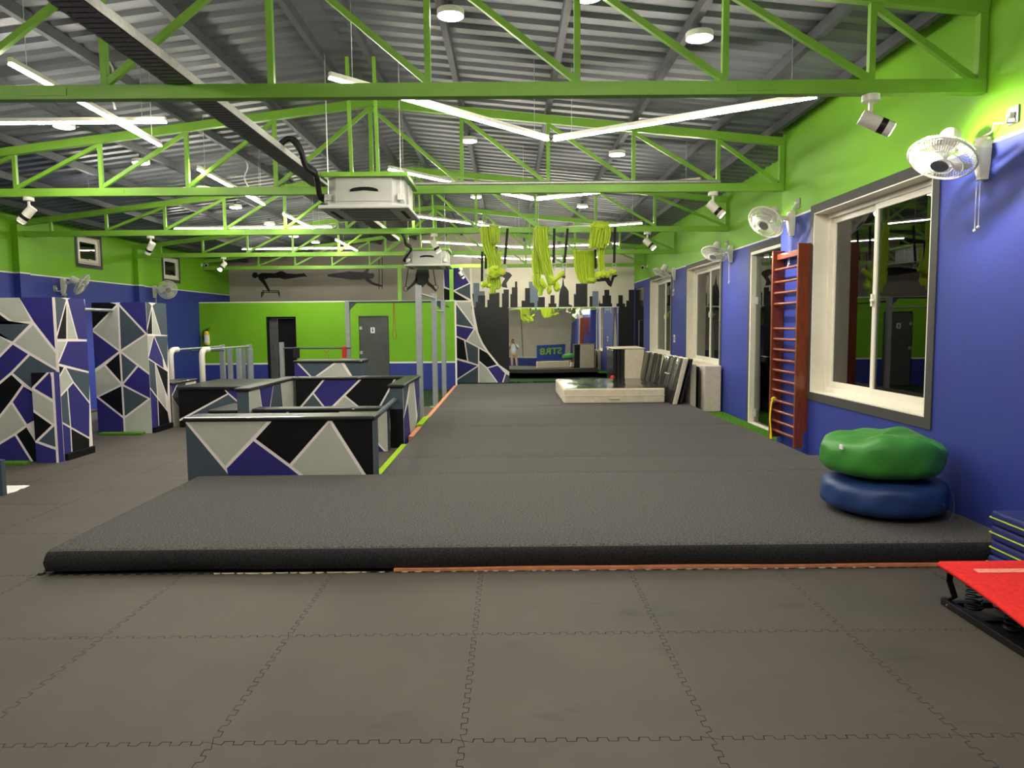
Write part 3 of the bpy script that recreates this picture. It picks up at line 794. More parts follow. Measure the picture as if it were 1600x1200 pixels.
# track spots under the truss chords
def spot(base, d, label, watt=None, lit=True, size=1.0, blend=.6, ang=60):
    d = Vector(d).normalized(); base = Vector(base)
    t = thing('spot_lamp', base, label, 'lamp', 'white track spots')
    MB().cyl(base + Vector((0, 0, -.045)), base, .062 * size, n=24).build('mount_disc', 'plastic_white', t, smooth=40)
    j = base + Vector((0, 0, -.16 * size)); MB().bar(base + Vector((0, 0, -.045)), j, .025, .02, up=(0, 1, 0)).build('arm', 'plastic_white', t)
    s = j - d * .07 * size + Vector((0, 0, -.02)); k = size
    h = MB().cyl(s, s + d * .14 * k, .055 * k, n=24).build('head', 'plastic_white', t, smooth=40)
    MB().cyl(s + d * .14 * k, s + d * .185 * k, .0555 * k, n=24).build('collar', 'plastic_black', h, smooth=40)
    MB().cyl(s + d * .185 * k, s + d * .235 * k, .055 * k, n=24).build('front_ring', 'plastic_white', h, smooth=40)
    MB().cyl(s + d * .2352 * k, s + d * .238 * k, .046 * k, n=24).build('lens', 'spot_glow', h)
    L = bpy.data.lights.new('spot_light', 'SPOT'); L.energy = SPOT_W if watt is None else watt; L.spot_size = math.radians(ang); L.spot_blend = blend; L.shadow_soft_size = .03
    L.color = (1.0, .97, .9)
    lo = bpy.data.objects.new('spot_light', L); COL.objects.link(lo); lo.parent = t
    lo.location = s + d * .245 * k - base; lo.rotation_euler = d.to_track_quat('-Z', 'Y').to_euler(); lo['kind'] = 'helper'
    return t
def chordpt(u, i): 
    p = ony(u, 300, TY[i]); return (p.x, TY[i], 3.299)
spot(chordpt(1356, 0), (.78, -.2, -.42), 'white spot with black collar under the nearest truss, aimed at the near wall fan', 42, ang=115, blend=1)
spot(chordpt(1114, 1), (.62, -.2, -.62), 'white spot with black collar under the second truss at right', 45, ang=110, blend=1)
spot(chordpt(1012, 2), (.6, -.2, -.62), 'white spot with black collar under the third truss at right', 50, ang=110, blend=1)
spot(chordpt(677, 2), (.45, .1, -.8), 'white spot with black collar under the third truss above the farther air conditioner', 40)
spot(chordpt(44, 1), (-.6, -.1, -.7), 'white spot with black collar under the second truss at far left', 60)
spot(chordpt(232, 2), (-.55, .25, -.75), 'white spot under the third truss at left, above the green wall', 80)
spot(chordpt(345, 3), (-.4, -.45, -.7), 'lit white spot under the fourth truss at left, shining at the viewer', 60)
spot(chordpt(718, 4), (.5, .3, -.8), 'small white spot in front of the geometric mural', 30, size=.9)
spot((1.2, 20.4, 3.25) if False else chordpt(880, 4), (.1, .6, -.75), 'small white spot lighting the skyline mural behind the hammocks', 50)

# ================================================================== CABLE TRAY, AIR CONDITIONERS
t = thing('cable_tray', (-2.35, 10, 3.41), 'long galvanised cable tray lying on the truss chords, running away from the viewer', 'cable tray')
xa, xb, y0, y1 = -2.45, -2.25, -1.0, 15.2
mb = MB(); mb.box((xa, y0, 3.402), (xb, y1, 3.406)); mb.build('tray_floor', 'tray_dark', t)
for x in (xa, xb - .004):
    bx('tray_side', (x, y0, 3.402), (x + .004, y1, 3.47), 'galv', t)
# rungs of the perforated floor, seen from below
mb = MB(); y = 2.0
while y < 15.1:
    mb.box((xa + .02, y, 3.3995), (xb - .02, y + .008, 3.402)); y += .07
o = mb.build('perforations', 'purlin', t); o['kind'] = 'stuff'
t = thing('conduit', (0, TY[1], 3.41), 'pale drain pipe lying along the top of the second truss chord', 'pipe')
p0, p1, p2, p3 = (ony(u, 290, TY[1]).x for u in (636, 690, 740, 1125))
MB().cyl((p0, TY[1] - .01, 3.425), (p3, TY[1] - .01, 3.425), .024, n=10).build('pipe_run', 'galv', t, smooth=40)
def aircon(c, w, label, hose_from, logo):
    """ceiling cassette; c = centre of the panel underside"""
    x, y, z = c; h = .31; b = w / 2 * .87
    t = thing('air_conditioner', c, label, 'air conditioner', 'ceiling air conditioners')
    mb = MB(); q = b * .72
    ring8 = [(-b, -q), (-q, -b), (q, -b), (b, -q), (b, q), (q, b), (-q, b), (-b, q)]
    mb.slab([(x + i, y + j, z + .04) for i, j in ring8], (0, 0, h)); mb.build('casing', 'ac_grey', t, bevel=.008)
    pn = bx('panel', (x - w / 2, y - w / 2, z), (x + w / 2, y + w / 2, z + .04), 'ac_panel', t, bevel=.012)
    g = w * .27
    bx('return_grille', (x - g, y - g, z - .006), (x + g, y + g, z), 'grille', pn)
    for sx, sy in ((0, -1), (0, 1), (-1, 0), (1, 0)):
        a, d = (w * .28, .022) if sx == 0 else (.022, w * .28)
        bx('vane', (x + sx * w * .4 - a, y + sy * w * .4 - d, z - .003), (x + sx * w * .4 + a, y + sy * w * .4 + d, z + .001), 'p_black', pn)
    # handle slot on the front of the casing
    yy = y - b - .001; s = q * .5
    mb = MB(); pts = [(x + s * math.cos(math.pi * i / 10), yy, z + .2 + .035 * math.sin(math.pi * i / 10)) for i in range(11)] + [(x - s, yy, z + .185), (x, yy, z + .2), (x + s, yy, z + .185)]
    mb.slab(pts, (0, -.004, 0)); mb.build('handle_slot', 'p_black', t)
    bx('front_rib', (x - q * .96, yy - .006, z + .085), (x + q * .96, yy, z + .095), 'ac_grey', t)
    for sx in (-1, 1):
        bx('bracket', (x + sx * b * .93 - .035, y - b * .92 - .03, z + .1), (x + sx * b * .93 + .035, y - b * .92 + .03, z + .16), 'galv', t)
        MB().cyl((x + sx * b * .93, y - b * .92, z + .1), (x + sx * b * .93, y - b * .92, zchord(x) + .1), .006, n=6).build('threaded_rod', 'galv', t)
    # green angle frame above it
    zt = z + h + .05; e = w / 2 * .93
    for p, q2 in (((x - e, y - e, zt), (x + e, y - e, zt)), ((x - e, y + e, zt), (x + e, y + e, zt)), ((x - e, y - e, zt), (x - e, y + e, zt)), ((x + e, y - e, zt), (x + e, y + e, zt))):
        MB().bar(p, q2, .04, .045).build('hanger_rail', 'steel_green', t)
    for dx in (-.12, .16):
        MB().bar((x + dx, y - e, zt), (x + dx - .02, y - e, zchord(x) + .05), .035, .035, up=(0, 1, 0)).build('hanger_post', 'steel_green', t)
    # insulated hose from the tray
    hx, hy, hz = hose_from
    for k, dz in enumerate((0, .035)):
        path = [(hx + dz, hy, hz + dz), (hx + .1 + dz, hy + .02, hz + .06), (hx + .2, hy + .04, hz - .06 + dz), (hx + .23, hy + .1, hz - .2 + dz), (hx + .32, hy + .16, hz - .29 + dz), (x - b - .1, y - b * .5 - dz, z + .16 + dz), (x - b + .02, y - b * .5 - dz, z + .14 + dz)]
        sm = []
        for i in range(len(path) - 1):
            P = [Vector(path[max(0, min(len(path) - 1, i + d))]) for d in (-1, 0, 1, 2)]
            for s in range(5):
                u = s / 5; sm.append(0.5 * ((2 * P[1]) + (-P[0] + P[2]) * u + (2 * P[0] - 5 * P[1] + 4 * P[2] - P[3]) * u * u + (-P[0] + 3 * P[1] - 3 * P[2] + P[3]) * u ** 3))
        sm.append(Vector(path[-1]))
        MB().tube(sm, .03 if k == 0 else .022, 10).build('hose', 'rubber', t, smooth=180)
    bx('valve_block', (x - b - .05, y - b * .6, z + .09), (x - b, y - b * .3, z + .2), 'galv', t, bevel=.005)
    bx('control_box', (x + b, y - .12, z + .06), (x + b + .02, y + .2, z + .3), 'ac_grey', t, bevel=.004)
    return t
a, b = onz(501, 326, 2.9), onz(637, 328, 2.9)
w = .96
aircon(((a.x + b.x) / 2, a.y + w / 2, 2.9), w, 'white ceiling cassette air conditioner hung near the second truss, closer one', (-2.33, 7.6, 3.52), True)
a = onz(634, 416, 2.9); b = onz(701, 417, 2.9)
aircon(((a.x + b.x) / 2, a.y + w / 2, 2.9), w, 'white ceiling cassette air conditioner above the rings athlete, farther one', (-2.33, 15.0, 3.52), False)
for u, v, k in ((172, 115, 0), (384, 262, 1)):
    p = onz(u, v, 4.0); mb = MB()
    mb.tube([p + Vector((0.03 * math.sin(i * .9), 0, -.42 * i / 9 + .1)) for i in range(10)], .01, 6)
    o = mb.build('flex_conduit', 'plastic_white', smooth=180); tag(o, ['short pale flexible conduit hanging above the first lamp cross', 'short pale flexible conduit hanging above the second truss at left'][k], 'conduit', 'hanging flexible conduits')

# ================================================================== CARPETED PLATFORM
plat = thing('carpet_platform', (0, 4.78, 0), 'low L-shaped platform covered in dark grey speckled carpet', 'platform')
def carpet_piece(xa, xb, ya, yb, front=False, left=True, right=True):
    """carpet-wrapped deck piece; rounded and a little slack where an edge shows"""
    n = 48; mb = MB(); vs = []; r = .035
    prof = []
    if front:
        prof += [(ya + .015, .012), (ya, .045), (ya - .012, .09), (ya - .004, .13), (ya + .012, .152), (ya + .04, .163)]
    else:
        prof += [(ya, .02), (ya, ZPLAT - .006), (ya + .008, ZPLAT)]
    prof += [(ya + (yb - ya) * k / 6, ZPLAT) for k in range(1, 6)]
    prof += [(yb - .008, ZPLAT), (yb, ZPLAT - .006), (yb, .02)]
    xs = [xa + (xb - xa) * i / n for i in range(n + 1)]
    if left: xs = [xa - .004, xa + .002, xa + .02] + xs[1:]
    for i, x in enumerate(xs):
        w = .008 * math.sin(x * 2.1) + .006 * math.sin(x * 5.3 + 1)
        drop = {0: .06, 1: .02, 2: .004}.get(i, 0) if left else 0
        for (y, z) in prof:
            yy = y + (w * (1 - z / ZPLAT) if front and y < ya + .03 else 0)
            vs.append((x, yy, max(.012, z - (drop if z > .1 else 0))))
    m = len(prof)
    fs = [(i * m + k, (i + 1) * m + k, (i + 1) * m + k + 1, i * m + k + 1) for i in range(len(xs) - 1) for k in range(m - 1)]
    fs += [list(range(m)), [(len(xs) - 1) * m + k for k in range(m)][::-1]]
    mb.add(vs, fs)
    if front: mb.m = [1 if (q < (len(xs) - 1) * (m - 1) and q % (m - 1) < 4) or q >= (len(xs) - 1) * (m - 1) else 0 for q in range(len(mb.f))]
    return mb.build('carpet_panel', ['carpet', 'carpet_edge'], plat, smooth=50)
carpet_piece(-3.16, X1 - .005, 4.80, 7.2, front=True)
for ya, yb in ((7.204, 8.05), (8.052, 10.55), (10.556, 13.1), (13.104, 15.7), (15.704, 18.3)):
    carpet_piece(-1.32, 3.32 if ya > 9 else (X1 - .005 if yb < 9.2 else 3.36), ya, yb)
p0 = onz(617, 889, 0).x
bx('base_strip', (p0, 4.775, 0.0), (3.3, 4.83, .016), 'orange_strip', plat, label='orange timber strip under the carpet edge')
for ya, yb in ((9.9, 10.9), (11.2, 18.3)):
    bx('side_strip', (-1.40, ya, .0), (-1.325, yb, .13), 'orange_strip', plat)
o = bx('turf_edge', (-1.45, 7.66, .0), (-1.326, 9.6, .075), 'turf_lime'); tag(o, 'thin strip of lime green turf beside the raised carpet', 'turf')
o = bx('turf_edge', (-1.42, 10.92, .132), (-1.326, 11.9, .155), 'turf_lime'); tag(o, 'short scrap of lime turf on the carpet edge by the first grey post', 'turf')
mb = MB(); rnd = random.Random(3)
a, b = onz(330, 900, 0).x, onz(1000, 892, 0).x; x = a
while x < b + 1.6:
    w = rnd.uniform(.02, .12 if x < a + .9 else .05); d = rnd.uniform(.008, .022 if x < a + .9 else .01)
    y0 = 4.765
    mb.slab([(x, y0, .0005), (x + w * .3, y0 - d, .0005), (x + w * .8, y0 - d * rnd.uniform(.4, 1), .0005), (x + w, y0, .0005)], (0, 0, .006)); x += w + (rnd.uniform(.0, .02) if x < a + .9 else rnd.uniform(.03, .12))
o = mb.build('foam_crumbs', 'pale_foam'); tag(o, 'torn pale foam showing along the tile edge before the platform', 'foam scraps', kind='stuff')
# white patch with jagged rim on the left floor
pp = [onz(u, v, 0.003) for u, v in ((6, 771), (12, 771.5), (17, 770), (22, 769), (27, 767), (32, 764), (38, 763), (44, 760), (46, 759), (38, 758.5), (24, 759), (6, 759))]
mb = MB().slab([(p.x, p.y, .002) for p in pp], (0, 0, .004)); o = mb.build('floor_scrap', 'label_white'); tag(o, 'small white jagged scrap on the foam floor at far left', 'scrap')

# ================================================================== PARKOUR BOXES
def pbox(name, x0, x1, y0, y1, z0, h, label, pats=(), cap=.045, over=.025, body='p_slate', capmat='pad_black', group='painted parkour boxes', cat='parkour box', plinth=False):
    t = thing(name, ((x0 + x1) / 2, (y0 + y1) / 2, z0), label, cat, group)
    bx('body', (x0, y0, z0), (x1, y1, z0 + h), body, t, bevel=.004)
    if cap: bx('padded_cap', (x0 - over, y0 - over, z0 + h), (x1 + over, y1 + over, z0 + h + cap), capmat, t, bevel=.018, bseg=3)
    if plinth: bx('plinth', (x1, y0 + .02, z0), (x1 + .02, y1, z0 + .1), 'p_black', t)
    for nm, ax, polys, tp in pats:
        if ax == 'y': pattern(nm, t, 'y', y0 - .0005, (x0, z0 + .002, x1, z0 + h - .001), polys, tp)
        else: pattern(nm, t, 'x', x1 + .0005, (y0, z0 + .002, y1, z0 + h - .001), polys, tp)
    return t
# low front wall
yb = 7.32; xa, xb = ony(292, 700, yb).x, ony(583, 700, yb).x
pbox('parkour_box', xa, xb, yb, yb + .3, 0, .70, 'low front box with light, black and indigo triangles, black padded top', [('painted_front', 'y', [
    ('s', [(280, 645), (364, 746), (364, 790), (280, 790)]), ('l', [(281, 648), (431, 648), (352, 731)]), ('k', [(431, 648), (521, 648), (453, 728), (396, 687)][0:1] + [(524, 648), (453, 728), (396, 686)]),
    ('i', [(396, 686), (453, 728), (530, 790), (364, 790), (352, 731)]), ('l', [(515, 656), (600, 790), (530, 790), (453, 728)]), ('k', [(512, 648), (600, 648), (600, 790), (515, 656)])], .032)])
# second low wall behind it
y2 = 9.47; xa2, xb2 = ony(396, 700, y2).x + .03, ony(606, 700, y2).x
pbox('parkour_box', xa2, xb2, y2, y2 + .2, 0, .54, 'low box right behind the front box, only its padded top and end showing', [('painted_front', 'y', [
    ('i', [(390, 630), (455, 630), (420, 720), (390, 720)]), ('k', [(455, 630), (534, 630), (520, 720), (420, 720)]), ('l', [(534, 630), (615, 630), (615, 720), (560, 660)]), ('i', [(560, 660), (615, 718), (615, 730), (520, 720)])], .03)])
# U-shaped enclosure
ya, yc = 9.72, 11.3
x3a, x3b = ony(609, 650, ya).x, ony(630, 650, ya).x
t3 = pbox('parkour_box', x3a, x3b, ya + .02, yc + .2, 0, .82, 'right side wall of the box pen, slate and purple stripes, along the carpet edge', [('painted_side', 'x', [
    ('s', [(626, 592), (641, 590), (630, 655), (626, 720)]), ('l', [(641, 590), (646, 590), (650, 660), (643, 700), (637, 628)]), ('i', [(637, 628), (643, 700), (626, 730), (630, 655)]), ('i', [(646, 590), (660, 580), (652, 650)]), ('s', [(652, 650), (660, 580), (662, 700), (643, 700)])], .02)])
bx('black_front', (x3a, ya + .012, 0.002), (x3b, ya + .0195, .53), 'p_black', t3)
x5b = ony(389, 620, 9.4).x
pbox('parkour_box', x5b - .16, x5b, 9.4, yc + .2, 0, .82, 'left side wall of the box pen, slate end facing the viewer', [('painted_side', 'x', [
    ('l', [(380, 590), (402, 590), (411, 650), (380, 680)]), ('i', [(402, 590), (430, 580), (418, 660), (411, 650)]), ('s', [(430, 580), (437, 580), (444, 660), (418, 660)]), ('l', [(437, 580), (470, 570), (470, 660), (444, 660)])], .02)])
pbox('parkour_box', x5b + .052, x3a - .052, yc, yc + .2, 0, .82, 'back wall of the box pen with black and indigo panels', [('painted_front', 'y', [
    ('k', [(440, 580), (517, 580), (455, 654), (440, 654)]), ('s', [(489, 614), (512, 643), (505, 654), (455, 654)]), ('i', [(517, 580), (576, 580), (512, 643), (489, 614)]), ('l', [(538, 618), (584, 654), (502, 654)]), ('k', [(576, 580), (624, 580), (583, 654), (538, 618)]), ('s', [(624, 580), (650, 580), (650, 654), (583, 654)])], .028)])
# rail from the front box back to the pen
o = MB().cyl((ony(588, 652, 7.5).x - .03, 7.66, .70), (x3a + .07, 9.728, .66), .03, n=14).build('hand_rail', 'p_slate', smooth=40); tag(o, 'slate grey round rail from the front box to the pen wall', 'rail')
# taller box at the back
yt = 12.6; xa6, xb6 = ony(461, 600, yt).x, ony(567, 600, yt).x
pbox('parkour_box', xa6, xb6, yt, yt + .5, 0, 1.02, 'taller box standing behind the pen, grey and indigo triangles', [('painted_front', 'y', [
    ('i', [(450, 551), (489, 592), (500, 605), (500, 680), (450, 680)]), ('s', [(448, 549), (543, 553), (489, 592)]), ('l', [(531, 562), (560, 605), (560, 680), (500, 680), (500, 605), (489, 592)]), ('s', [(528, 553), (580, 553), (580, 680), (560, 680), (560, 605)])], .028)])
# wide dark box at the left
y7 = 11.95; xa7, xb7 = ony(279, 620, y7).x, ony(386, 620, y7).x
pbox('parkour_box', xa7, xb7, y7, 13.6, 0, .62, 'wide dark box with black padded top left of the pen', [('painted_front', 'y', [
    ('k', [(270, 590), (335, 590), (357, 615), (270, 662)]), ('i', [(332, 590), (420, 590), (420, 670), (357, 615)]), ('s', [(357, 615), (420, 668), (420, 720), (290, 652)]), ('k', [(270, 662), (290, 652), (420, 700), (420, 760), (270, 760)])], .026)], body='plywood', over=.03, cap=.06)
xa8, xb8 = ony(328, 650, 10.4).x, ony(378, 650, 10.4).x
pbox('parkour_box', xa8, xb8, 10.4, 11.3, 0, .42, 'low dark step box in front of the wide dark box', [], body='p_black')
# slim box beside the second tower
x9 = onx(258, 650, -5.62)
pbox('parkour_box', -5.93, -5.62, 12.0, 12.95, 0, .70, 'slim box with grey cap beside the farther painted tower', [('painted_side', 'x', [
    ('i', [(250, 580), (282, 590), (270, 614), (259, 639), (250, 620)]), ('l', [(268, 620), (259, 639), (255, 680), (284, 680), (284, 645)]), ('s', [(282, 590), (290, 590), (290, 660), (284, 645), (268, 620)])], .02)])
# box end at the left picture edge
p = onz(5, 775, 0)
pbox('parkour_box', p.x - .9, p.x, p.y, p.y + .06, 0, .36, 'slate box end at the very left edge of the view', [], cap=0)
# towers
def tower(x0, x1, y0, y1, h, label, pats, block=None):
    t = thing('parkour_tower', ((x0 + x1) / 2, (y0 + y1) / 2, 0), label, 'parkour tower', 'tall painted towers')
    bx('body', (x0, y0, 0), (x1, y1, h), 'p_indigo', t)
    pattern('painted_front', t, 'y', y0 - .0005, (x0, .002, x1, h - .001), pats[0], .03)
    pattern('painted_side', t, 'x', x1 + .0005, (y0 - .002, .09, y1, h - .001), pats[1], .024)
    bx('plinth', (x1, y0 + .02, 0), (x1 + .035, y1, .085), 'p_black', t)
    return t
T2F = [('k', [(130, 460), (185, 475), (144, 517), (130, 520)]), ('i', [(185, 475), (205, 440), (250, 440), (250, 523), (229, 522)]), ('l', [(185, 475), (188, 549), (144, 516)]), ('s', [(185, 475), (229, 522), (188, 549)]), ('i', [(130, 506), (144, 516), (188, 549), (130, 592)]),
       ('l', [(229, 521.5), (260, 500), (260, 605), (231, 582), (188, 549)]), ('k', [(188, 549), (191, 601), (163.5, 570)]), ('s', [(188, 549), (216, 571), (191, 601)]), ('l', [(130, 592), (163.5, 570), (191, 601), (153, 620), (130, 632)]), ('i', [(216, 571), (260, 604), (260, 640), (233, 623), (191, 601)]),
       ('k', [(191, 601), (194, 653), (152, 620)]), ('s', [(191, 601), (234, 623), (194, 653)]), ('i', [(130, 602), (152, 620), (194, 653), (196, 690), (130, 690)]), ('l', [(260, 606), (260, 690), (196, 690), (194, 653), (234, 623)])]
T2S = [('s', [(220, 460), (237, 477), (228, 523), (220, 523)]), ('k', [(237, 477), (238, 523), (228, 523)]), ('l', [(237, 477), (251, 524), (238, 523)]), ('s', [(237, 477), (260, 460), (262, 525), (251, 524)]), ('l', [(220, 523), (240, 524), (231, 560), (220, 575)]), ('i', [(240, 524), (254, 558), (256, 577), (231, 560)]), ('s', [(240, 524), (262, 524), (262, 580), (254, 558)]),
       ('s', [(225, 556), (242, 567), (246, 622), (225, 594)]), ('k', [(242, 567), (262, 580), (262, 622), (258, 612)]), ('l', [(242, 567), (258, 612), (260, 641), (246, 622)]), ('i', [(225, 594), (246, 622), (249, 690), (225, 690)]), ('k', [(246, 622), (262, 643), (270, 690), (249, 690)])]
yf = 11.3; xr = ony(237.5, 670, yf).x
tower(ony(150, 600, yf).x, xr, yf, 11.95, 2.05, 'tall painted tower farther from the viewer, hexagon of triangles', (T2F, T2S))
o = bx('turf_scrap', (ony(157, 677, 11.2).x, 11.12, 0), (ony(224, 677, 11.2).x, 11.27, .035), 'turf', bevel=.006); tag(o, 'short roll of green turf at the foot of the farther tower', 'turf')
T1F = [('l', [(-30, 455), (27, 455), (52, 504), (20, 504), (-30, 467)]), ('k', [(-30, 467), (20, 504), (-30, 504)]), ('s', [(-40, 504.5), (51, 504.5), (20, 536), (-40, 496)]), ('i', [(22, 455), (120, 455), (120, 590), (84, 545), (52, 504)]), ('l', [(52, 505), (84, 545), (120, 592), (88, 577), (20, 536)]), ('l', [(-40, 500), (20, 536), (-40, 597)]),
       ('i', [(20, 536), (47, 553), (18, 583), (-40, 632), (-40, 597)]), ('s', [(47, 553), (88, 577), (120, 598), (120, 660), (52, 611), (18, 583)]), ('k', [(-40, 632), (18, 583), (37, 601), (18, 628), (-40, 702)]), ('i', [(37, 601), (90, 648), (90, 640), (42, 665), (18, 628)]), ('l', [(18, 628), (42, 665), (24, 678), (-40, 717), (-40, 702)]), ('i', [(-40, 717), (24, 678), (62, 740), (-40, 740)]), ('k', [(24, 678), (42, 665), (100, 760), (62, 740)])]
T1S = [('s', [(70, 455), (104, 467), (87, 531), (70, 531)]), ('k', [(104, 467), (104, 531), (87, 531)]), ('l', [(104, 467), (121, 531), (104, 531)]), ('i', [(104, 467), (130, 455), (140, 532), (121, 531)]), ('l', [(75, 532), (105, 532), (90, 568), (75, 595)]), ('i', [(105, 532), (140, 532), (140, 582), (90, 569)]), ('k', [(75, 566), (101, 573), (83, 606), (75, 620)]), ('l', [(101, 573), (114, 597), (85, 629), (75, 640), (75, 620)]),
       ('s', [(101, 573), (140, 582), (140, 630), (114, 597)]), ('i', [(114, 597), (140, 630), (140, 685), (110, 668), (105, 607)]), ('s', [(75, 640), (105, 607), (110, 668), (75, 648)]), ('i', [(75, 648), (110, 668), (113, 730), (75, 730)]), ('k', [(110, 668), (140, 685), (140, 730), (113, 730)])]
T1B = [('k', [(40, 575), (80, 578), (51, 607), (40, 616)]), ('i', [(79, 578), (95, 640), (80, 625), (51, 607)][0:1] + [(95, 633), (51, 607)]), ('l', [(40, 600), (51, 607), (95, 634), (95, 672), (53, 642), (40, 632)]), ('k', [(40, 632), (53, 642), (84, 664), (57, 690), (40, 704)]), ('s', [(84, 664), (95, 655), (95, 703), (57, 690)]), ('i', [(40, 684), (57, 690), (95, 704), (95, 740), (40, 740)])]
yf = 8.98; xr = ony(92, 715, 8.87).x
t1 = tower(-6.75, xr, yf, 9.6, 2.04, 'tall painted tower nearer the viewer, at the left edge', (T1F, T1S))
xl = ony(57, 715, 8.87).x; zb = ony(70, 582, 8.87).z
bx('front_block', (xl, 8.87, 0), (xr - .001, yf - .004, zb), 'p_indigo', t1)
pattern('painted_block', t1, 'y', 8.8695, (xl, .002, xr, zb), T1B, .03)
for x in (xr - .03,):
    bx('corner_tape', (x, 8.8645, .0), (x + .03, 8.869, zb), 'p_tape', t1); bx('corner_tape', (x, yf - .008, zb), (x + .03, yf - .004, 2.04), 'p_tape', t1)
o = MB().cyl((-6.15, 9.6, 1.93), (-6.15, 11.3, 1.93), .022, n=12).build('tower_bar', 'metal_grey', smooth=40); tag(o, 'grey round bar joining the two painted towers', 'bar')
o = bx('turf_scrap', (-6.6, 8.72, 0), (xl - .06, 8.86, .035), 'turf', bevel=.006); tag(o, 'short roll of green turf at the foot of the nearer tower', 'turf')

# ================================================================== BARS AND POSTS
YP = [12.3, 14.62, 16.75]; XP = [-1.52, -1.50, -1.51]; ZP = [2.33, 2.29, 2.23]; ZB = [0, 0, ZLOW]
rig = thing('pull_up_rig', (-1.5, 14.5, 0), 'grey pull-up rig of tall square posts and bars along the carpet edge', 'pull-up rig')
for k in range(3):
    MB().box((XP[k] - .05, YP[k] - .05, ZB[k]), (XP[k] + .05, YP[k] + .05, ZP[k])).build('post', 'metal_grey', rig, bevel=.008)
    bx('foot_plate', (XP[k] - .11, YP[k] - .1, ZB[k]), (XP[k] + .06, YP[k] + .1, ZB[k] + .012), 'galv', rig)
for (k, z0, z1) in ((0, 2.22, 2.2), (1, 1.98, 1.97)):
    MB().tube([(XP[k], YP[k], z0), (XP[k], YP[k] + .5, z0 - .02), (XP[k + 1], YP[k + 1], z1)], .018, 10).build('pull_up_bar', 'metal_grey', rig, smooth=60)
bx('wall_bar', (-1.53, 16.8, 2.1), (-1.50, 18.4, 2.13), 'frame_black', rig)
XQ = ony(543.5, 500, YP[2]).x
MB().box((XQ - .05, YP[2] - .05, ZLOW), (XQ + .05, YP[2] + .05, ZP[2])).build('post', 'metal_grey', rig, bevel=.008)
MB().cyl((XQ + .05, YP[2], ZP[2] - .03), (XP[2] - .05, YP[2], ZP[2] - .03), .022, n=10).build('pull_up_bar', 'p_slate', rig, smooth=40)
for x, s in ((XQ + .05, 1), (XP[2] - .05, -1)):
    MB().slab([(x, YP[2] - .004, ZP[2] - .05), (x + s * .16, YP[2] - .004, ZP[2] - .05), (x, YP[2] - .004, ZP[2] - .21)], (0, .008, 0)).build('gusset', 'p_slate', rig)
p = ony(615.5, 472, YP[2])
mb = MB(); L = [(0, 0), (-.012, -.3), (-.02, -.6), (-.045, -.74), (-.02, -.85), (.02, -.86), (.05, -.78), (.03, -.65), (.025, -.5), (.01, -.25), (.004, 0)]
mb.tube([(p.x + a, YP[2] - .03, p.z + b) for a, b in L], .006, 6); o = mb.build('resistance_band', 'red_thin', smooth=180); tag(o, 'thin red elastic band hanging from the grey bar beside the slate door', 'resistance band', 'hanging bands')
# low bar in front of the dark doorway
lb = thing('low_bar', (-4.4, YP[2] - .3, ZLOW), 'low grey bar on a square post in front of the dark doorway', 'exercise bar')
yl = YP[2] - .3; pa, pb = ony(440, 540, yl), ony(541, 545, yl)
bx('post', (pa.x - .045, yl - .045, ZLOW), (pa.x + .045, yl + .045, 1.30), 'metal_grey', lb, bevel=.006)
MB().cyl((pa.x, yl, pa.z - .06), (pb.x + .1, yl, pa.z - .07), .02, n=10).build('bar', 'p_slate', lb, smooth=40)
c = ony(462, 546, yl)
MB().box((c.x - .06, yl - .06, c.z - .2), (c.x + .08, yl + .06, c.z + .05)).build('clamp', 'rubber', lb, bevel=.02)
c = ony(538, 551, yl)
zb9 = pa.z - .069
o = MB().box((c.x - .045, yl - .036, c.z - .12), (c.x + .045, yl - .024, zb9 + .036)).box((c.x - .045, yl + .024, c.z - .1), (c.x + .045, yl + .036, zb9 + .036)).box((c.x - .045, yl - .024, zb9 + .023), (c.x + .045, yl + .024, zb9 + .036)).build('band_roll', 'red_plastic'); tag(o, 'red rubber band roll hung over the end of the low bar', 'resistance band', 'hanging bands')
c = ony(511, 545, yl); mb = MB()
mb.tube([(c.x - .06, yl - .03, c.z + .02), (c.x - .05, yl - .03, c.z - .05), (c.x, yl - .03, c.z - .08), (c.x + .05, yl - .03, c.z - .05), (c.x + .08, yl - .03, c.z + .02)], .005, 5)
mb.tube([(c.x - .03, yl - .03, c.z - .06), (c.x - .03, yl - .03, c.z - .25)], .005, 5); mb.tube([(c.x + .03, yl - .03, c.z - .06), (c.x + .035, yl - .03, c.z - .25)], .005, 5)
o = mb.build('resistance_band', 'red_thin', smooth=180); tag(o, 'thin red cord looped over the middle of the low bar', 'resistance band', 'hanging bands')
# parallel dip bars
yd = 14.1; db = thing('parallel_bars', (-6.0, yd, 0), 'pale bent-tube parallel bars behind the wide dark box', 'parallel bars')
for u in (266.5, 315.5):
    q = ony(u, 560, yd); x = q.x
    pth = [(x, yd, 0), (x, yd, 1.1)] + [(x + .02 * (1 - math.cos(a)), yd + .12 * (1 - math.cos(a)), 1.1 + .12 * math.sin(a)) for a in (.4, .8, 1.2, 1.57)] + [(x + .06, yd + .2, 1.22)]
    MB().tube(pth, .055, 14).build('leg', 'plastic_white', db, smooth=180)
    MB().cyl((x + .05, yd + .15, 1.22), (x + .12, yd + 2.2, 1.22), .02, n=10).build('grip_bar', 'metal_grey', db, smooth=40)
    MB().box((x + .07, yd + 2.2, ZLOW), (x + .17, yd + 2.3, 1.26)).build('rear_leg', 'metal_grey', db, bevel=.006)
mq = thing('low_rack', (-5.3, 16.5, ZLOW), 'row of short grey square posts beside the parallel bars', 'rack')
yq = 15.6
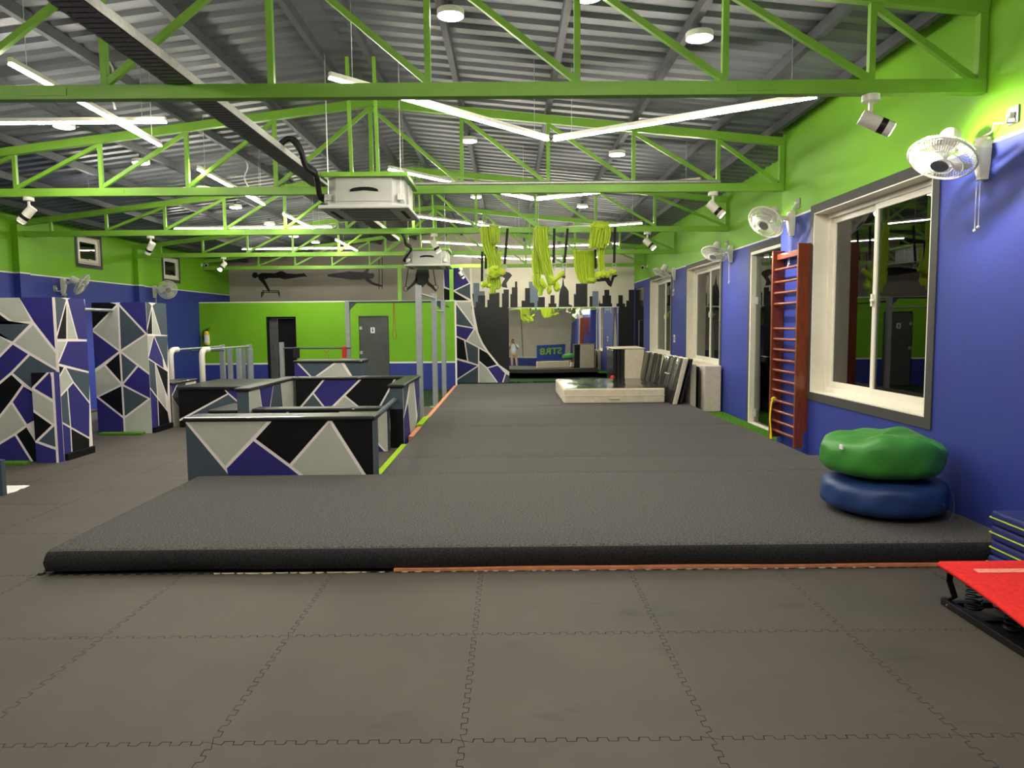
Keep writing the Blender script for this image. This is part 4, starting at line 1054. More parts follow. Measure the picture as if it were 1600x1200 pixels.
for u in (359, 372.5, 379, 391):
    q = ony(u, 545, yq + (.5 if u in (379, 391) else 0)); bx('post', (q.x - .045, q.y - .045, ZLOW), (q.x + .045, q.y + .045, q.z), 'metal_grey', mq, bevel=.006)
q0, q1 = ony(352, 545, yq), ony(392, 545, yq + .5); MB().cyl((ony(300, 544, yq).x, yq, q0.z - .04), (q1.x - .4, yq, q0.z - .04), .015, n=8).build('cross_bar', 'p_slate', mq, smooth=40)

# ================================================================== MATS ON THE PLATFORM
def padded(name, x0, x1, y0, y1, z0, z1, m_side, m_top, parent, bevel=.03):
    mb = MB().box((x0, y0, z0), (x1, y1, z1)); mb.m = [0, 1, 0, 0, 0, 0]
    return mb.build(name, [m_side, m_top], parent, bevel=bevel, bseg=3)
fy = 13.5; fx0, fx1 = ony(881, 620, fy).x, ony(1039, 620, fy).x
t = thing('crash_mat', ((fx0 + fx1) / 2, 14.7, ZPLAT), 'thick crash mat lying flat, glossy black top and cream canvas sides', 'crash mat', 'crash mats')
padded('mattress', fx0, fx1, fy, 15.95, ZPLAT, .45, 'canvas', 'canvas', t, .03)
mb = MB(); n = 22; vs = []
for j in range(n + 1):
    for i in range(n + 1):
        a, b = i / n, j / n
        z = .455 + .010 * (1 + math.sin(a * 9 + b * 3) * math.sin(b * 7)) * min(1, 8 * a * (1 - a)) * min(1, 8 * b * (1 - b))
        vs.append((fx0 + .02 + (fx1 - fx0 - .04) * a, fy + .02 + (15.95 - fy - .04) * b, z))
mb.add(vs, [(j * (n + 1) + i, j * (n + 1) + i + 1, (j + 1) * (n + 1) + i + 1, (j + 1) * (n + 1) + i) for j in range(n) for i in range(n)]).build('vinyl_top', 'vinyl_black', t, smooth=180)
c = ony(960, 624, fy); MB().tube([(c.x - .1, fy - .003, .26), (c.x - .09, fy - .03, .26), (c.x + .09, fy - .03, .26), (c.x + .1, fy - .003, .26)], .012, 6).build('carry_strap', 'canvas', t, smooth=60)
bx('seam_flap', (fx0 - .004, fy - .008, .305), (fx1 + .004, fy + .02, .318), 'canvas', t, bevel=.003)
# standing mats: sheared boxes leaning to the wall
def leaning(bot, top, y0, y1, th, face, edge, label, skew=0.0):
    """bot/top: (x, z) of the left face's foot and head at y0; th thickness in x; skew shifts x by y"""
    t = thing('crash_mat', (bot[0] + th / 2, (y0 + y1) / 2, bot[1]), label, 'crash mat', 'crash mats')
    n = 10; mb = MB(); vs = []
    for j in range(n + 1):
        y = y0 + (y1 - y0) * j / n; s = skew * j / n
        for (x, z, d) in ((bot[0], bot[1], 0), (bot[0] + th, bot[1], 0), (top[0] + th, top[1], 0), (top[0], top[1], 0)):
            vs.append((x + s + .012 * math.sin(j * 1.9 + z * 3), y, z + .008 * math.sin(j * 2.3) * (z > .6)))
    fs = [(3, 2, 1, 0), tuple(n * 4 + k for k in range(4))]; ms = [1, 1]
    for j in range(n):
        for k in range(4):
            fs.append((j * 4 + k, j * 4 + (k + 1) % 4, (j + 1) * 4 + (k + 1) % 4, (j + 1) * 4 + k)); ms.append(0 if k in (3, 1) else 1)
    mb.add(vs, fs); mb.m = ms
    mb.build('mattress', [face, edge], t, bevel=.02, bseg=2)
    if th < .07: return t
    a = Vector(((bot[0] + top[0]) / 2 - .01, (y0 + y1) / 2 - .15, (bot[1] + top[1]) / 2 + .1))
    MB().tube([a + Vector((.01, 0, 0)), a + Vector((-.02, .03, 0)), a + Vector((-.02, .27, 0)), a + Vector((.01, .3, 0))], .01, 6).build('carry_strap', edge, t, smooth=60)
    return t
leaning((2.98, ZPLAT), (3.19, 1.02), 13.2, 14.85, .10, 'vinyl_grey', 'canvas', 'leaning dark vinyl mat with cream edge, nearest of the leaning row')
leaning((3.04, ZPLAT), (3.17, 1.03), 14.95, 16.35, .10, 'vinyl_grey', 'canvas', 'leaning dark vinyl mat behind the nearest leaning one', -.12)
leaning((3.125, ZPLAT), (3.335, 1.0), 13.25, 14.85, .05, 'vinyl_black', 'vinyl_black', 'thin black mat leaning against the back of the nearest leaning mat')
leaning((3.38, .006), (3.38, .90), 13.45, 15.0, .11, 'canvas', 'canvas', 'narrow cream canvas mat standing between black mats', 0)
leaning((3.54, .006), (3.54, .84), 13.5, 15.0, .03, 'vinyl_black', 'vinyl_black', 'thin black mat standing between two cream mats', 0)
leaning((3.615, .006), (3.612, .87), 13.35, 15.2, .315, 'canvas', 'canvas', 'thick cream canvas mat standing against the blue wall', 0)
# folded upright mat next to the mirror
ym = 16.6; a, b = ony(977, 570, ym).x, ony(1006.5, 570, ym).x
t = thing('folding_mat', ((a + b) / 2, ym, ZPLAT), 'upright folded mat with pale cover draped over dark sides, before the mirror', 'folding mat')
for k in range(3):
    x = a - .28 + k * .09
    bx('mat_panel', (x, ym + .03, ZPLAT), (x + .085, ym + 1.1, 1.06), 'vinyl_grey', t, bevel=.02)
padded('pale_cover', a - .005, b, ym, ym + 1.1, ZPLAT, 1.07, 'canvas', 'canvas', t, .02)
MB().slab([(a - .3, ym + .0, 1.075), (b + .02, ym - .01, 1.075), (b + .02, ym + 1.1, 1.09), (a - .3, ym + 1.1, 1.08)], (0, 0, .02)).build('cover_flap', 'canvas', t, bevel=.006)
def extinguisher(x, y, z, s, label, mats):
    t = thing('fire_extinguisher', (x, y, z), label, 'fire extinguisher', 'fire extinguishers')
    mb = MB().tube([(x, y, z), (x, y, z + .02 * s), (x, y, z + .3 * s), (x, y, z + .36 * s), (x, y, z + .38 * s)], [.06 * s, .07 * s, .07 * s, .045 * s, .025 * s], 16); mb.build('cylinder', mats[0], t, smooth=50)
    MB().tube([(x, y, z + .05 * s), (x, y, z + .27 * s)], .0712 * s, 16, cap=False).build('label_band', mats[1], t, smooth=50)
    mb = MB().box((x - .02 * s, y - .02 * s, z + .38 * s), (x + .02 * s, y + .02 * s, z + .42 * s)); mb.bar((x, y, z + .43 * s), (x + .1 * s, y, z + .46 * s), .02 * s, .012 * s); mb.bar((x, y, z + .41 * s), (x + .09 * s, y, z + .41 * s), .02 * s, .01 * s); mb.build('valve', 'p_black', t)
    MB().tube([(x - .02 * s, y, z + .4 * s), (x - .09 * s, y, z + .38 * s), (x - .1 * s, y, z + .25 * s), (x - .085 * s, y, z + .12 * s)], .012 * s, 6).build('hose', 'rubber', t, smooth=180)
p = ony(323.5, 539, YPART - .09); extinguisher(p.x, YPART - .09, p.z, 1.05, 'fire extinguisher with a white label hung on the green partition corner', ('yellow_band', 'label_white'))
bx('wall_hook', (p.x - .02, YPART - .03, p.z + .36), (p.x + .02, YPART - .0, p.z + .42), 'p_black', bpy.data.objects['fire_extinguisher'])
p = ony(957, 585, 16.45); extinguisher(p.x, 16.45, ZPLAT, .85, 'small red fire extinguisher standing beside the folded mat', ('red_plastic', 'label_white'))

# ================================================================== WALL LADDER, BEAN BAGS, SPRINGBOARD
# stall bars stand off the near wall beside the window
lt = onx(1205, 398, X1 - .14); lb_ = onx(1206, 690, X1 - .14)
lad = thing('wall_ladder', (X1 - .07, 8.7, .2), 'tall red-brown wooden stall-bar ladder mounted beside the large window', 'stall bars')
yn, yfz = 8.37, 9.17; xo = X1 - .15
zt_, zb_ = 2.53, .2
for (y, z0, z1) in ((yn, .19, 2.56), (yfz, .2, 2.55)):
    bx('side_rail', (xo, y - .02, z0), (X1 - .001, y + .02, z1), 'wood', lad, bevel=.005)
RV = [405, 428, 447, 467, 490, 529, 548, 567, 587, 606, 624, 643, 662, 680, 689]
zs = [2.52, 2.37, 2.24, 2.12, 1.98, 1.70, 1.56, 1.43, 1.30, 1.165, 1.03, .90, .765, .625, .49, .36, .245]
zs = [2.47, 2.31, 2.155, 2.02, 1.885, 1.58, 1.45, 1.32, 1.19, 1.06, .935, .81, .68, .55, .42, .30]
for k, z in enumerate(zs):
    if k == 0: bx('top_board', (xo + .05, yn + .02, z - .035), (xo + .08, yfz - .02, z + .035), 'wood', lad, bevel=.004)
    else: MB().cyl((xo + .035, yn + .02, z), (xo + .035, yfz - .02, z), .0175, n=12).build('rung', 'wood', lad, smooth=40)
for z in (.3,):
    bx('foot_block', (X1 - .05, yn - .06, .165), (X1 - .001, yn - .02, .38), 'paint_right', lad)
z = zs[-4]; y = yfz - .06
mb = MB().ribbon([(xo + .035, y, z + .02), (xo + .005, y, z - .03), (xo - .005, y + .01, z - .25), (xo, y - .01, z - .42), (xo + .005, y, .175)], [.03, .05, .045, .06, .05], (0, 1, 0), 1.5, .006, 8)
mb.ring((xo + .035, y, z), (0, 1, 0), .025, .012, 16, 6)
o = mb.build('elastic_band', 'yellow_band', smooth=180, solid=.004); tag(o, 'yellow elastic band looped over a low ladder rung', 'resistance band', 'hanging bands')

def beanbag(name, c, rx, ry, rz, m, label, seed, flat_bottom, dent):
    rnd = random.Random(seed); n, k = 64, 28; vs = []
    ph = [rnd.uniform(0, 6.28) for _ in range(8)]
    for j in range(k + 1):
        th = math.pi * j / k
        for i in range(n):
            a = 2 * math.pi * i / n
            st = abs(math.sin(th)) ** .56; ct = math.copysign(abs(math.cos(th)) ** .56, math.cos(th))
            wr = 1 + .014 * math.sin(5 * a + ph[0] + 3 * ct) + .010 * math.sin(11 * a + ph[1] - 4 * ct) + .007 * math.sin(23 * a + 7 * ct + ph[2]) * math.sin(3 * a + ph[6])
            x = rx * st * wr * math.cos(a); y = ry * st * wr * math.sin(a); z = rz * ct
            if z > 0:
                z *= 1 + dent * (.55 * math.sin(2 * a + ph[3]) + .45 * math.sin(3 * a + ph[4]) + .3 * math.sin(7 * a + ph[5])) * min(1, st * 1.3)
                z -= dent * rz * .35 * max(0, 1 - st * 1.4)
            else:
                z = max(z, -rz * flat_bottom)
            vs.append((c[0] + x, c[1] + y, c[2] + z))
    fs = []
    for j in range(k):
        for i in range(n):
            fs.append((j * n + i, (j + 1) * n + i, (j + 1) * n + (i + 1) % n, j * n + (i + 1) % n))
    t = thing(name, (c[0], c[1], c[2] - rz * flat_bottom), label, 'bean bag', 'stacked bean bags')
    MB().add(vs, fs).build('cover', m, t, smooth=180)
    return t
cy = 5.62; cx = 2.93
bl = beanbag('bean_bag', (cx + .02, cy, ZPLAT + .153), .455, .45, .15, 'blue_bag', 'blue bean bag at the bottom, under the green one', 4, .98, .03)
gr = beanbag('bean_bag', (cx - .015, cy - .02, ZPLAT + .462), .45, .42, .165, 'green_bag', 'green bean bag lying on top of the blue one', 9, .9, .26)
mb = MB().box((cx - .43, cy - .25, .70), (cx - .42, cy - .2, .735)); mb.build('care_tag', 'label_white', gr)
mb = MB().tube([(cx + .28 + .06 * math.cos(a), cy - .40 + .01 * math.sin(a * 2), ZPLAT + .15 + .13 * math.sin(a)) for a in (-1.2, -.6, 0, .6, 1.2)], .004, 5); mb.build('seam', 'blue_bag', bl)

sb = thing('springboard', (2.8, 3.5, 0), 'red carpeted gymnastics springboard with black springs at the right edge', 'springboard')
sx0, sx1, sy0, sy1 = 2.505, 3.11, 2.8, 4.12
def sbz(y): t_ = (y - sy0) / (sy1 - sy0); return .09 + .172 * math.sin(min(1, t_ * 1.0) * 1.45) 
mb = MB(); n = 14; vs = []
for j in range(n + 1):
    y = sy0 + (sy1 - sy0) * j / n; z = sbz(y)
    for x, dz in ((sx0, -.04), (sx0 - .014, -.02), (sx0, 0), (sx1, 0), (sx1 + .014, -.02), (sx1, -.04)): vs.append((x, y, z + dz))
fs = [(j * 6 + k, j * 6 + (k + 1) % 6, (j + 1) * 6 + (k + 1) % 6, (j + 1) * 6 + k) for j in range(n) for k in range(6)] + [(5, 4, 3, 2, 1, 0), tuple(n * 6 + k for k in range(6))]
mb.add(vs, fs).build('board', 'red_carpet', sb, smooth=60, bevel=.006)
ys = 3.96; mb = MB(); mb.slab([(sx0 + .11, ys - .028, sbz(ys - .028) + .001), (sx1 - .02, ys - .028, sbz(ys - .028) + .001), (sx1 - .02, ys + .024, sbz(ys + .024) + .001), (sx0 + .11, ys + .024, sbz(ys + .024) + .001)], (0, 0, .002)); mb.build('marking_line', 'pink_line', sb)
for x in (sx0 + .035, sx1 - .035):
    bx('base_rail', (x - .018, sy0, 0.001), (x + .018, 4.12, .042), 'frame_black', sb, bevel=.003)
for y in (3.84, 4.09, 3.15):
    bx('cross_rail', (sx0 + .053, y - .02, .002), (sx1 - .053, y + .02, .026), 'frame_black', sb)
bx('base_board', (sx0 + .053, 3.17, .003), (sx1 - .053, 3.82, .012), 'plastic_black', sb)
for x, y in ((sx0 + .135, 4.0), (sx1 - .135, 4.0), (sx0 + .16, 3.71), (sx1 - .16, 3.71), (sx0 + .3, 4.0)):
    H_ = sbz(y) - .042 - .026; N = 7 * 16
    mb = MB().tube([(x + .042 * math.cos(i * 6.2832 / 16), y + .042 * math.sin(i * 6.2832 / 16), .028 + H_ * i / N) for i in range(N + 1)], .0042, 6); mb.ring((x, y, .03), (0, 0, 1), .04, .008, 20, 6)
    mb.build('spring', 'frame_black', sb, smooth=180)
for x in (sx0 + .05, sx1 - .05):
    MB().ribbon([(x, 4.085, .04), (x, 4.04, .075), (x, 4.095, .15), (x, 4.09, sbz(4.09) - .042)], [.035, .035, .035, .035], (1, 0, 0), .0, .0, 2).build('hinge_strap', 'frame_black', sb, solid=.006)
MB().cyl((sx0 + .017, 4.05, .022), (sx0 + .01, 4.05, .022), .006, n=8).build('bolt', 'chrome', sb)
# blue mats stacked by the wall
for k in range(4):
    x0 = onx(1584 - (2 if k == 0 else 0), 850, 3.2).x
    t = thing('folded_mat', (3.32, 4.52, .1 * k), ('blue mat with lime piping at the right edge, ' + ['bottom of its stack', 'second from the bottom of its stack', 'third from the bottom of its stack', 'topmost of its stack'][k]), 'gym mat', 'blue mats by the platform')
    bx('mattress', (3.215 - (.02 if k == 0 else .003 * k), 4.33, .101 * k + .001), (3.455, 4.73, .101 * k + .098), 'mat_blue', t, bevel=.02, bseg=3)
    bx('piping', (3.211 - (.02 if k == 0 else .003 * k), 4.327, .101 * k + .046), (3.455, 4.733, .101 * k + .054), 'lime_piping', t)

# ================================================================== WALL FANS
FAN = {}
def fan_meshes(parent):
    """head of a wall fan, axis along -Z, origin at the motor front"""
    mb = MB(); Rr = .225
    mb.ring((0, 0, -.10), (0, 0, 1), Rr, .008, 48, 6); mb.ring((0, 0, -.155), (0, 0, 1), .15, .003, 36, 4); mb.ring((0, 0, -.135), (0, 0, 1), .19, .0025, 36, 4); mb.ring((0, 0, -.165), (0, 0, 1), .085, .003, 30, 4); mb.ring((0, 0, -.035), (0, 0, 1), .17, .0025, 36, 4)
    for i in range(72):
        a = 2 * math.pi * i / 72; c, s = math.cos(a), math.sin(a); c2, s2 = math.cos(a + .12), math.sin(a + .12)
        mb.tube([(.06 * c2, .06 * s2, -.168), (.15 * c, .15 * s, -.155), (.205 * c, .205 * s, -.128), (Rr * c, Rr * s, -.10)], .0016, 3, cap=False)
        mb.tube([(Rr * c, Rr * s, -.10), (.20 * c, .20 * s, -.05), (.08 * c, .08 * s, -.02)], .0016, 3, cap=False)
    gd = mb.build('guard', 'plastic_white', parent, local=True)
    mb = MB().tube([(0, 0, -.172), (0, 0, -.166)], [.058, .062], 28); hb = mb.build('hub_badge', 'grille', parent, local=True, smooth=40)
    mb = MB().tube([(0, 0, .13), (0, 0, .11), (0, 0, 0), (0, 0, -.02)], [.058, .07, .075, .06], 24); mt = mb.build('motor', 'plastic_white', parent, local=True, smooth=50)
    mb = MB().cyl((0, 0, -.02), (0, 0, -.13), .03, n=16)
    for k in range(3):
        g = 2 * math.pi * k / 3; vs = []
        for i in range(7):
            r = .03 + .17 * i / 6
            for j in range(5):
                t_ = (j / 4 - .5) * (1.25 - .25 * i / 6); a = g + t_
                vs.append((r * math.cos(a), r * math.sin(a), -.085 + .045 * (j / 4 - .5)))
        mb.add(vs, [(i * 5 + j, i * 5 + j + 1, (i + 1) * 5 + j + 1, (i + 1) * 5 + j) for i in range(6) for j in range(4)])
    bl_ = mb.build('blades', 'ac_panel', parent, local=True, smooth=40)
    return gd, hb, mt, bl_
def fan(base, n, axis, label, reach=.3, cords=True):
    """base: mount point on the wall; n: wall normal into the room; axis: where the fan blows"""
    base = Vector(base); n = Vector(n); axis = Vector(axis).normalized(); side = n.cross(Vector((0, 0, 1)))
    t = thing('wall_fan', base, label, 'fan', 'white wall fans')
    head = base + n * reach + Vector((0, 0, .05)) - axis * .03
    if not FAN:
        ps = fan_meshes(t); FAN['p'] = ps
    else:
        ps = [q.copy() for q in FAN['p']]
        for q in ps: COL.objects.link(q); q.parent = t
    rot = axis.to_track_quat('-Z', 'Y')
    for q in ps:
        q.rotation_mode = 'QUATERNION'; q.rotation_quaternion = rot; q.location = head - base
    mb = MB(); vs = []
    for z, w, d in ((.14, .05, .055), (.06, .06, .085), (-.05, .05, .07), (-.16, .035, .05)):
        vs += [base + side * w + Vector((0, 0, z)), base + side * w * .8 + n * d + Vector((0, 0, z)), base - side * w * .8 + n * d + Vector((0, 0, z)), base - side * w + Vector((0, 0, z))]
    fs = [(i * 4 + k, i * 4 + k + 1, i * 4 + k + 5, i * 4 + k + 4) for i in range(3) for k in range(3)] + [(0, 1, 2, 3), (15, 14, 13, 12)]
    mb.add(vs, fs).build('wall_bracket', 'plastic_white', t, bevel=.012)
    MB().tube([base + n * .05 + Vector((0, 0, .05)), base + n * (reach * .6) + Vector((0, 0, .06)), head - axis * -.02 + axis * -.08], [.032, .026, .024], 10).build('arm', 'plastic_white', t, smooth=60)
    if cords:
        for s_, l in ((.02, .36), (-.02, .34)):
            p = base + n * .05 + side * s_ + Vector((0, 0, -.16)); c = MB().cyl(p, p + Vector((0, 0, -l)), .0028, n=5).build('pull_cord', 'plastic_white', t)
            MB().ball(p + Vector((0, 0, -l)), .012).build('cord_bead', 'plastic_white', c, smooth=180)
    return t
def wp(u, v, x): p = onx(u, v, x); return p
f1 = fan(wp(1541, 246, X1), (-1, 0, 0), (-.44, -.27, -.86), 'white wall fan above the bean bags, nearest on the right wall')
f2 = fan(wp(1240, 348, X1), (-1, 0, 0), (-.62, -.42, -.66), 'white wall fan above the wooden ladder')
f3 = fan(wp(1144, 396, X2), (-1, 0, 0), (-.40, -.35, -.85), 'white wall fan between the glass door and the middle window')
f4 = fan(wp(1055, 427, X2), (-1, 0, 0), (-.5, -.02, -.85), 'white wall fan between the two farther windows')
f5 = fan(wp(97, 446, XL), (1, 0, 0), (.8, .3, -.55), 'white wall fan at left under the nearer small window', reach=.33)
f6 = fan(wp(240, 455, XL), (1, 0, 0), (.62, -.75, -.25), 'white wall fan at left, facing the viewer, near the partition', reach=.33)
# sockets and cords
def socket(p, n, label, cordto=None, s=1.0):
    p = Vector(p); n = Vector(n); t = thing('wall_socket', p, label, 'socket', 'wall sockets')
    d = Vector((.005, .055 * s, .06 * s)); mb = MB().box(p + n * .001 - d + n * .006, p + n * .006 + d); mb.build('face_plate', 'grille', t, bevel=.004)
    mb = MB().cyl(p + n * .012, p + n * .045, .02, n=12); pl = mb.build('plug', 'plastic_white', t)
    if cordto is not None:
        q = Vector(cordto); pts = [p + n * .045, p + n * .06 + Vector((0, 0, -.05)), p.lerp(q, .5) + n * .05 + Vector((0, 0, .02)), q + n * .03 + Vector((0, -.07, .02)), q + n * .05 + Vector((0, .08, .0)), q + n * .03 + Vector((0, -.06, -.02)), q + n * .03]
        sm = []
        for i in range(len(pts) - 1):
            P = [pts[max(0, min(len(pts) - 1, i + k))] for k in (-1, 0, 1, 2)]
            for s_ in range(6):
                u = s_ / 6; sm.append(.5 * ((2 * P[1]) + (-P[0] + P[2]) * u + (2 * P[0] - 5 * P[1] + 4 * P[2] - P[3]) * u * u + (-P[0] + 3 * P[1] - 3 * P[2] + P[3]) * u ** 3))
        MB().tube(sm, .006, 6).build('power_cord', 'plastic_white', pl, smooth=180)
    return t
socket(wp(1585, 180, X1), (-1, 0, 0), 'grey wall socket with white plug above the nearest fan', wp(1545, 215, X1))
socket(wp(1248, 318, X1), (-1, 0, 0), 'grey wall socket above the fan over the ladder', wp(1240, 332, X1))
socket(wp(1137, 381, X2), (-1, 0, 0), 'grey wall socket above the fan beside the middle window')
socket(wp(1054, 454, X2), (-1, 0, 0), 'small socket under the fan between the farther windows')
socket(wp(85, 451, XL), (1, 0, 0), 'wall socket at left under the small window', wp(97, 460, XL))
o = thing('light_switch', wp(1054, 529, X2), 'pale switch plate on the blue wall between two windows', 'switch'); p = wp(1054, 529, X2)
bx('plate', p - Vector((.012, .07, .09)), p + Vector((-.001, .07, .09)), 'plastic_white', o, bevel=.004); bx('rocker', p - Vector((.018, .03, .05)), p + Vector((-.012, .03, .05)), 'grille', o)
for u, v, X, n, lb in ((323, 414, XL, 1, 'small white bullet camera high at the left wall corner'), (1004, 417, X2, -1, 'small white bullet camera high at the right wall corner')):
    p = wp(u - n * 8, v, X); t = thing('security_camera', p, lb, 'security camera', 'security cameras'); N = Vector((n, 0, 0))
    MB().cyl(p + N * .001, p + N * .03, .05, n=18).build('base', 'plastic_white', t, smooth=40); MB().cyl(p + N * .03, p + N * .12, .018, n=10).build('stem', 'plastic_white', t)
    d = Vector((n * .25, -.92, -.25)).normalized(); c = p + N * .14 - d * .06
    MB().cyl(c, c + d * .15, .045, n=18).build('barrel', 'plastic_white', t, smooth=40); MB().cyl(c + d * .1501, c + d * .153, .034, n=18).build('lens', 'p_black', t)

# ================================================================== AERIAL HAMMOCKS
def hammock(y, label, ribbons, knots, straps, cords=()):
    t = thing('aerial_hammock', ony(ribbons[0][0][0][0], 420, y), label, 'hammock', 'lime aerial hammocks')
    for path, widths, pl, amp, dy in ribbons:
        pts = [ony(u, v, y + dy) for u, v in path]
        MB().ribbon(pts, widths, (1, .12, 0), pl, amp * 1.7, 52).build('cloth', 'lime_cloth', t, smooth=180, solid=.006)
    for u, v, r, sx, sz, dy in knots:
        c = ony(u, v, y + dy); mb = MB(); n, k = 26, 14; vs = []
        for j in range(k + 1):
            th = math.pi * j / k
            for i in range(n):
                a = 2 * math.pi * i / n; rr = r * (1 + .16 * math.sin(5 * a + 4 * th) + .12 * math.sin(3 * a - 7 * th + u))
                vs.append((c.x + rr * sx * math.sin(th) * math.cos(a), c.y + rr * .8 * math.sin(th) * math.sin(a), c.z + rr * sz * math.cos(th)))
        mb.add(vs, [(j * n + i, (j + 1) * n + i, (j + 1) * n + (i + 1) % n, j * n + (i + 1) % n) for j in range(k) for i in range(n)])
        mb.build('knot', 'lime_cloth', t, smooth=180)
    for path, dy in cords:
        MB().tube([ony(u, v, y + dy) for u, v in path], .045, 10).build('cloth_tail', 'lime_cloth', t, smooth=180)
    for path, dy in straps:
        pts = [ony(u, v, y + dy) for u, v in path]
        s = MB().ribbon(pts, [.045] * len(pts), (1, 0, 0), 0, 0, 2).build('strap', 'strap_black', t, solid=.006)
        e = pts[-1]; mb = MB().ring(e + Vector((0, 0, -.04)), (0, 1, .3), .035, .008, 18, 6); mb.ring(e + Vector((.01, 0, -.1)), (1, 0, 0), .03, .007, 18, 6); mb.build('carabiner', 'galv', s, smooth=180)
    return t
Y3 = TY[2] - .09
hammock(Y3, 'lime hammock with a round knot, first from the air conditioners', [
    ([(762, 353), (761, 358), (763, 380), (768, 400), (773, 424)], [.22, .27, .25, .2, .16], 5, .018, -.02), ([(772, 352), (772, 358), (774, 381)], [.16, .2, .14], 4, .015, -.08),
    ([(780, 393), (780, 410), (778, 430)], [.07, .07, .06], 2, .01, .05), ([(770, 432), (772, 446), (773, 452)], [.24, .26, .16], 6, .022, 0), ([(771, 448), (770, 459)], [.1, .11], 3, .015, -.04)],
    [(771, 426, .11, 1, .95, -.06), (783, 425, .07, 1.1, .8, -.05), (756, 444, .05, 1, 1, 0), (764, 446, .05, 1.2, .8, 0), (775, 419, .06, 1, .7, -.1)],
    [([(753.5, 393), (753, 440)], .05), ([(775.5, 384), (774.5, 416)], .02), ([(793, 357), (788.5, 413)], .04), ([(759, 396), (759, 420)], .06)])
hammock(Y3, 'lime hammock with twisted tails, middle one of three', [
    ([(846, 353), (845, 359), (847, 385), (851, 405), (857, 425), (861, 446)], [.21, .24, .24, .2, .16, .1], 5, .02, -.04), ([(838, 356), (836.5, 375), (838, 400)], [.1, .1, .12], 3, .014, .02),
    ([(838, 392), (840, 410), (842, 429)], [.16, .21, .2], 5, .02, .05), ([(838, 428), (840, 445), (846, 454)], [.15, .16, .1], 5, .02, .03), ([(846, 448), (844, 462)], [.1, .08], 3, .015, .0)],
    [(847, 441, .05, .8, 1.3, -.05), (851, 446, .045, .8, 1.2, -.05), (858, 452, .055, .8, 1.5, -.02), (870, 449, .06, 1.0, 1.2, 0)],
    [([(866, 357), (865, 411)], .04), ([(887, 357), (882, 411)], .04)], [([(858, 430), (866, 438), (874, 431), (880, 425)], -.04), ([(868, 438), (869, 448)], 0)])
hammock(Y3, 'lime hammock bunched over the chord, nearest the window wall', [
    ([(938, 349), (938, 356), (936, 374), (934, 388)], [.2, .36, .36, .3], 6, .025, -.06), ([(948, 353), (950, 366), (948, 382)], [.1, .12, .1], 3, .015, -.1), ([(940, 380), (939, 400), (941, 424)], [.12, .12, .13], 3, .015, .02),
    ([(912.5, 391), (914, 415), (917, 436), (918, 443)], [.40, .40, .36, .25], 9, .022, .25)],
    [(938, 353, .15, 1.1, .5, -.02), (935, 430, .06, 1, 1, -.02), (943, 428, .065, 1, .9, -.03), (949, 429, .05, 1, 1, -.02), (957, 425, .07, 1.1, .7, -.03), (925, 438, .06, 1.4, .7, .2)],
    [([(961, 355), (959.5, 411)], .04), ([(930, 390), (931, 420)], .05)])

# ================================================================== BEHIND THE VIEWPOINT (seen in the mirror)
sgn = thing('wall_sign', (2.1, YREAR + .02, .7), 'blue sign board with raised lime letters on the rear wall, seen in the mirror', 'sign')
bx('board', (1.35, YREAR + .001, .05), (3.1, YREAR + .03, 1.5), 'sign_blue', sgn)
cu = bpy.data.curves.new('letters', 'FONT'); cu.body = 'STR8'; cu.size = .62; cu.extrude = .03; cu.align_x = 'CENTER'; cu.offset = .012
_t = bpy.data.objects.new('letters_source', cu); COL.objects.link(_t); bpy.context.view_layer.update()
_me = bpy.data.meshes.new_from_object(_t.evaluated_get(bpy.context.evaluated_depsgraph_get())); bpy.data.objects.remove(_t)
lo = bpy.data.objects.new('letters', _me); COL.objects.link(lo); lo.parent = sgn; lo.location = (.1, .05, .15)
lo.rotation_euler = (math.pi / 2, 0, math.pi); _me.materials.clear(); _me.materials.append(MATS['sign_green'])
for x in (-1.9, .55):
    o = bx('trim_3', (x - .02, YREAR + .001, .7), (x + .02, YREAR + .02, 4.3), 'surround'); tag(o, 'dark vertical joint strip on the cream rear wall', 'trim', 'rear wall joint strips', 'structure')
# the person taking the photograph
def skin_mesh(name, pts, edges, m, parent, root=0, sub=2):
    me = bpy.data.meshes.new(name); o0 = wloc(parent)
    me.from_pydata([tuple(Vector(p[:3]) - o0) for p in pts], edges, []); me.materials.append(MATS[m])
    o = bpy.data.objects.new(name, me); COL.objects.link(o); o.parent = parent
    o.modifiers.new('skin', 'SKIN'); 
    for i, p in enumerate(pts):
        sv = me.skin_vertices[0].data[i]; sv.radius = (p[3], p[4] if len(p) > 4 else p[3]); sv.use_root = (i == root)
    s = o.modifiers.new('sub', 'SUBSURF'); s.levels = sub; s.render_levels = sub
    return o
per = thing('person', (0.02, -.42, 0), 'person in a pale shirt and beige trousers photographing with a raised phone', 'person')
bodyv = [(.02, -.42, .95, .14, .11), (.02, -.42, 1.15, .14, .11), (.02, -.43, 1.36, .17, .1), (.02, -.43, 1.47, .06), (.02, -.42, 1.54, .055), (.02, -.40, 1.62, .075, .09), (.02, -.40, 1.70, .075, .09), (.02, -.41, 1.76, .04),
         (-.18, -.43, 1.40, .055), (-.24, -.33, 1.18, .045), (-.12, -.14, 1.42, .035), (-.07, -.07, 1.54, .03), (.22, -.43, 1.40, .055), (.28, -.33, 1.18, .045), (.15, -.14, 1.42, .035), (.09, -.07, 1.54, .03),
         (-.08, -.42, .86, .09), (-.11, -.41, .48, .06), (-.12, -.42, .1, .045), (-.13, -.32, .04, .035), (.12, -.42, .86, .09), (.15, -.40, .48, .06), (.17, -.40, .1, .045), (.19, -.30, .04, .035)]
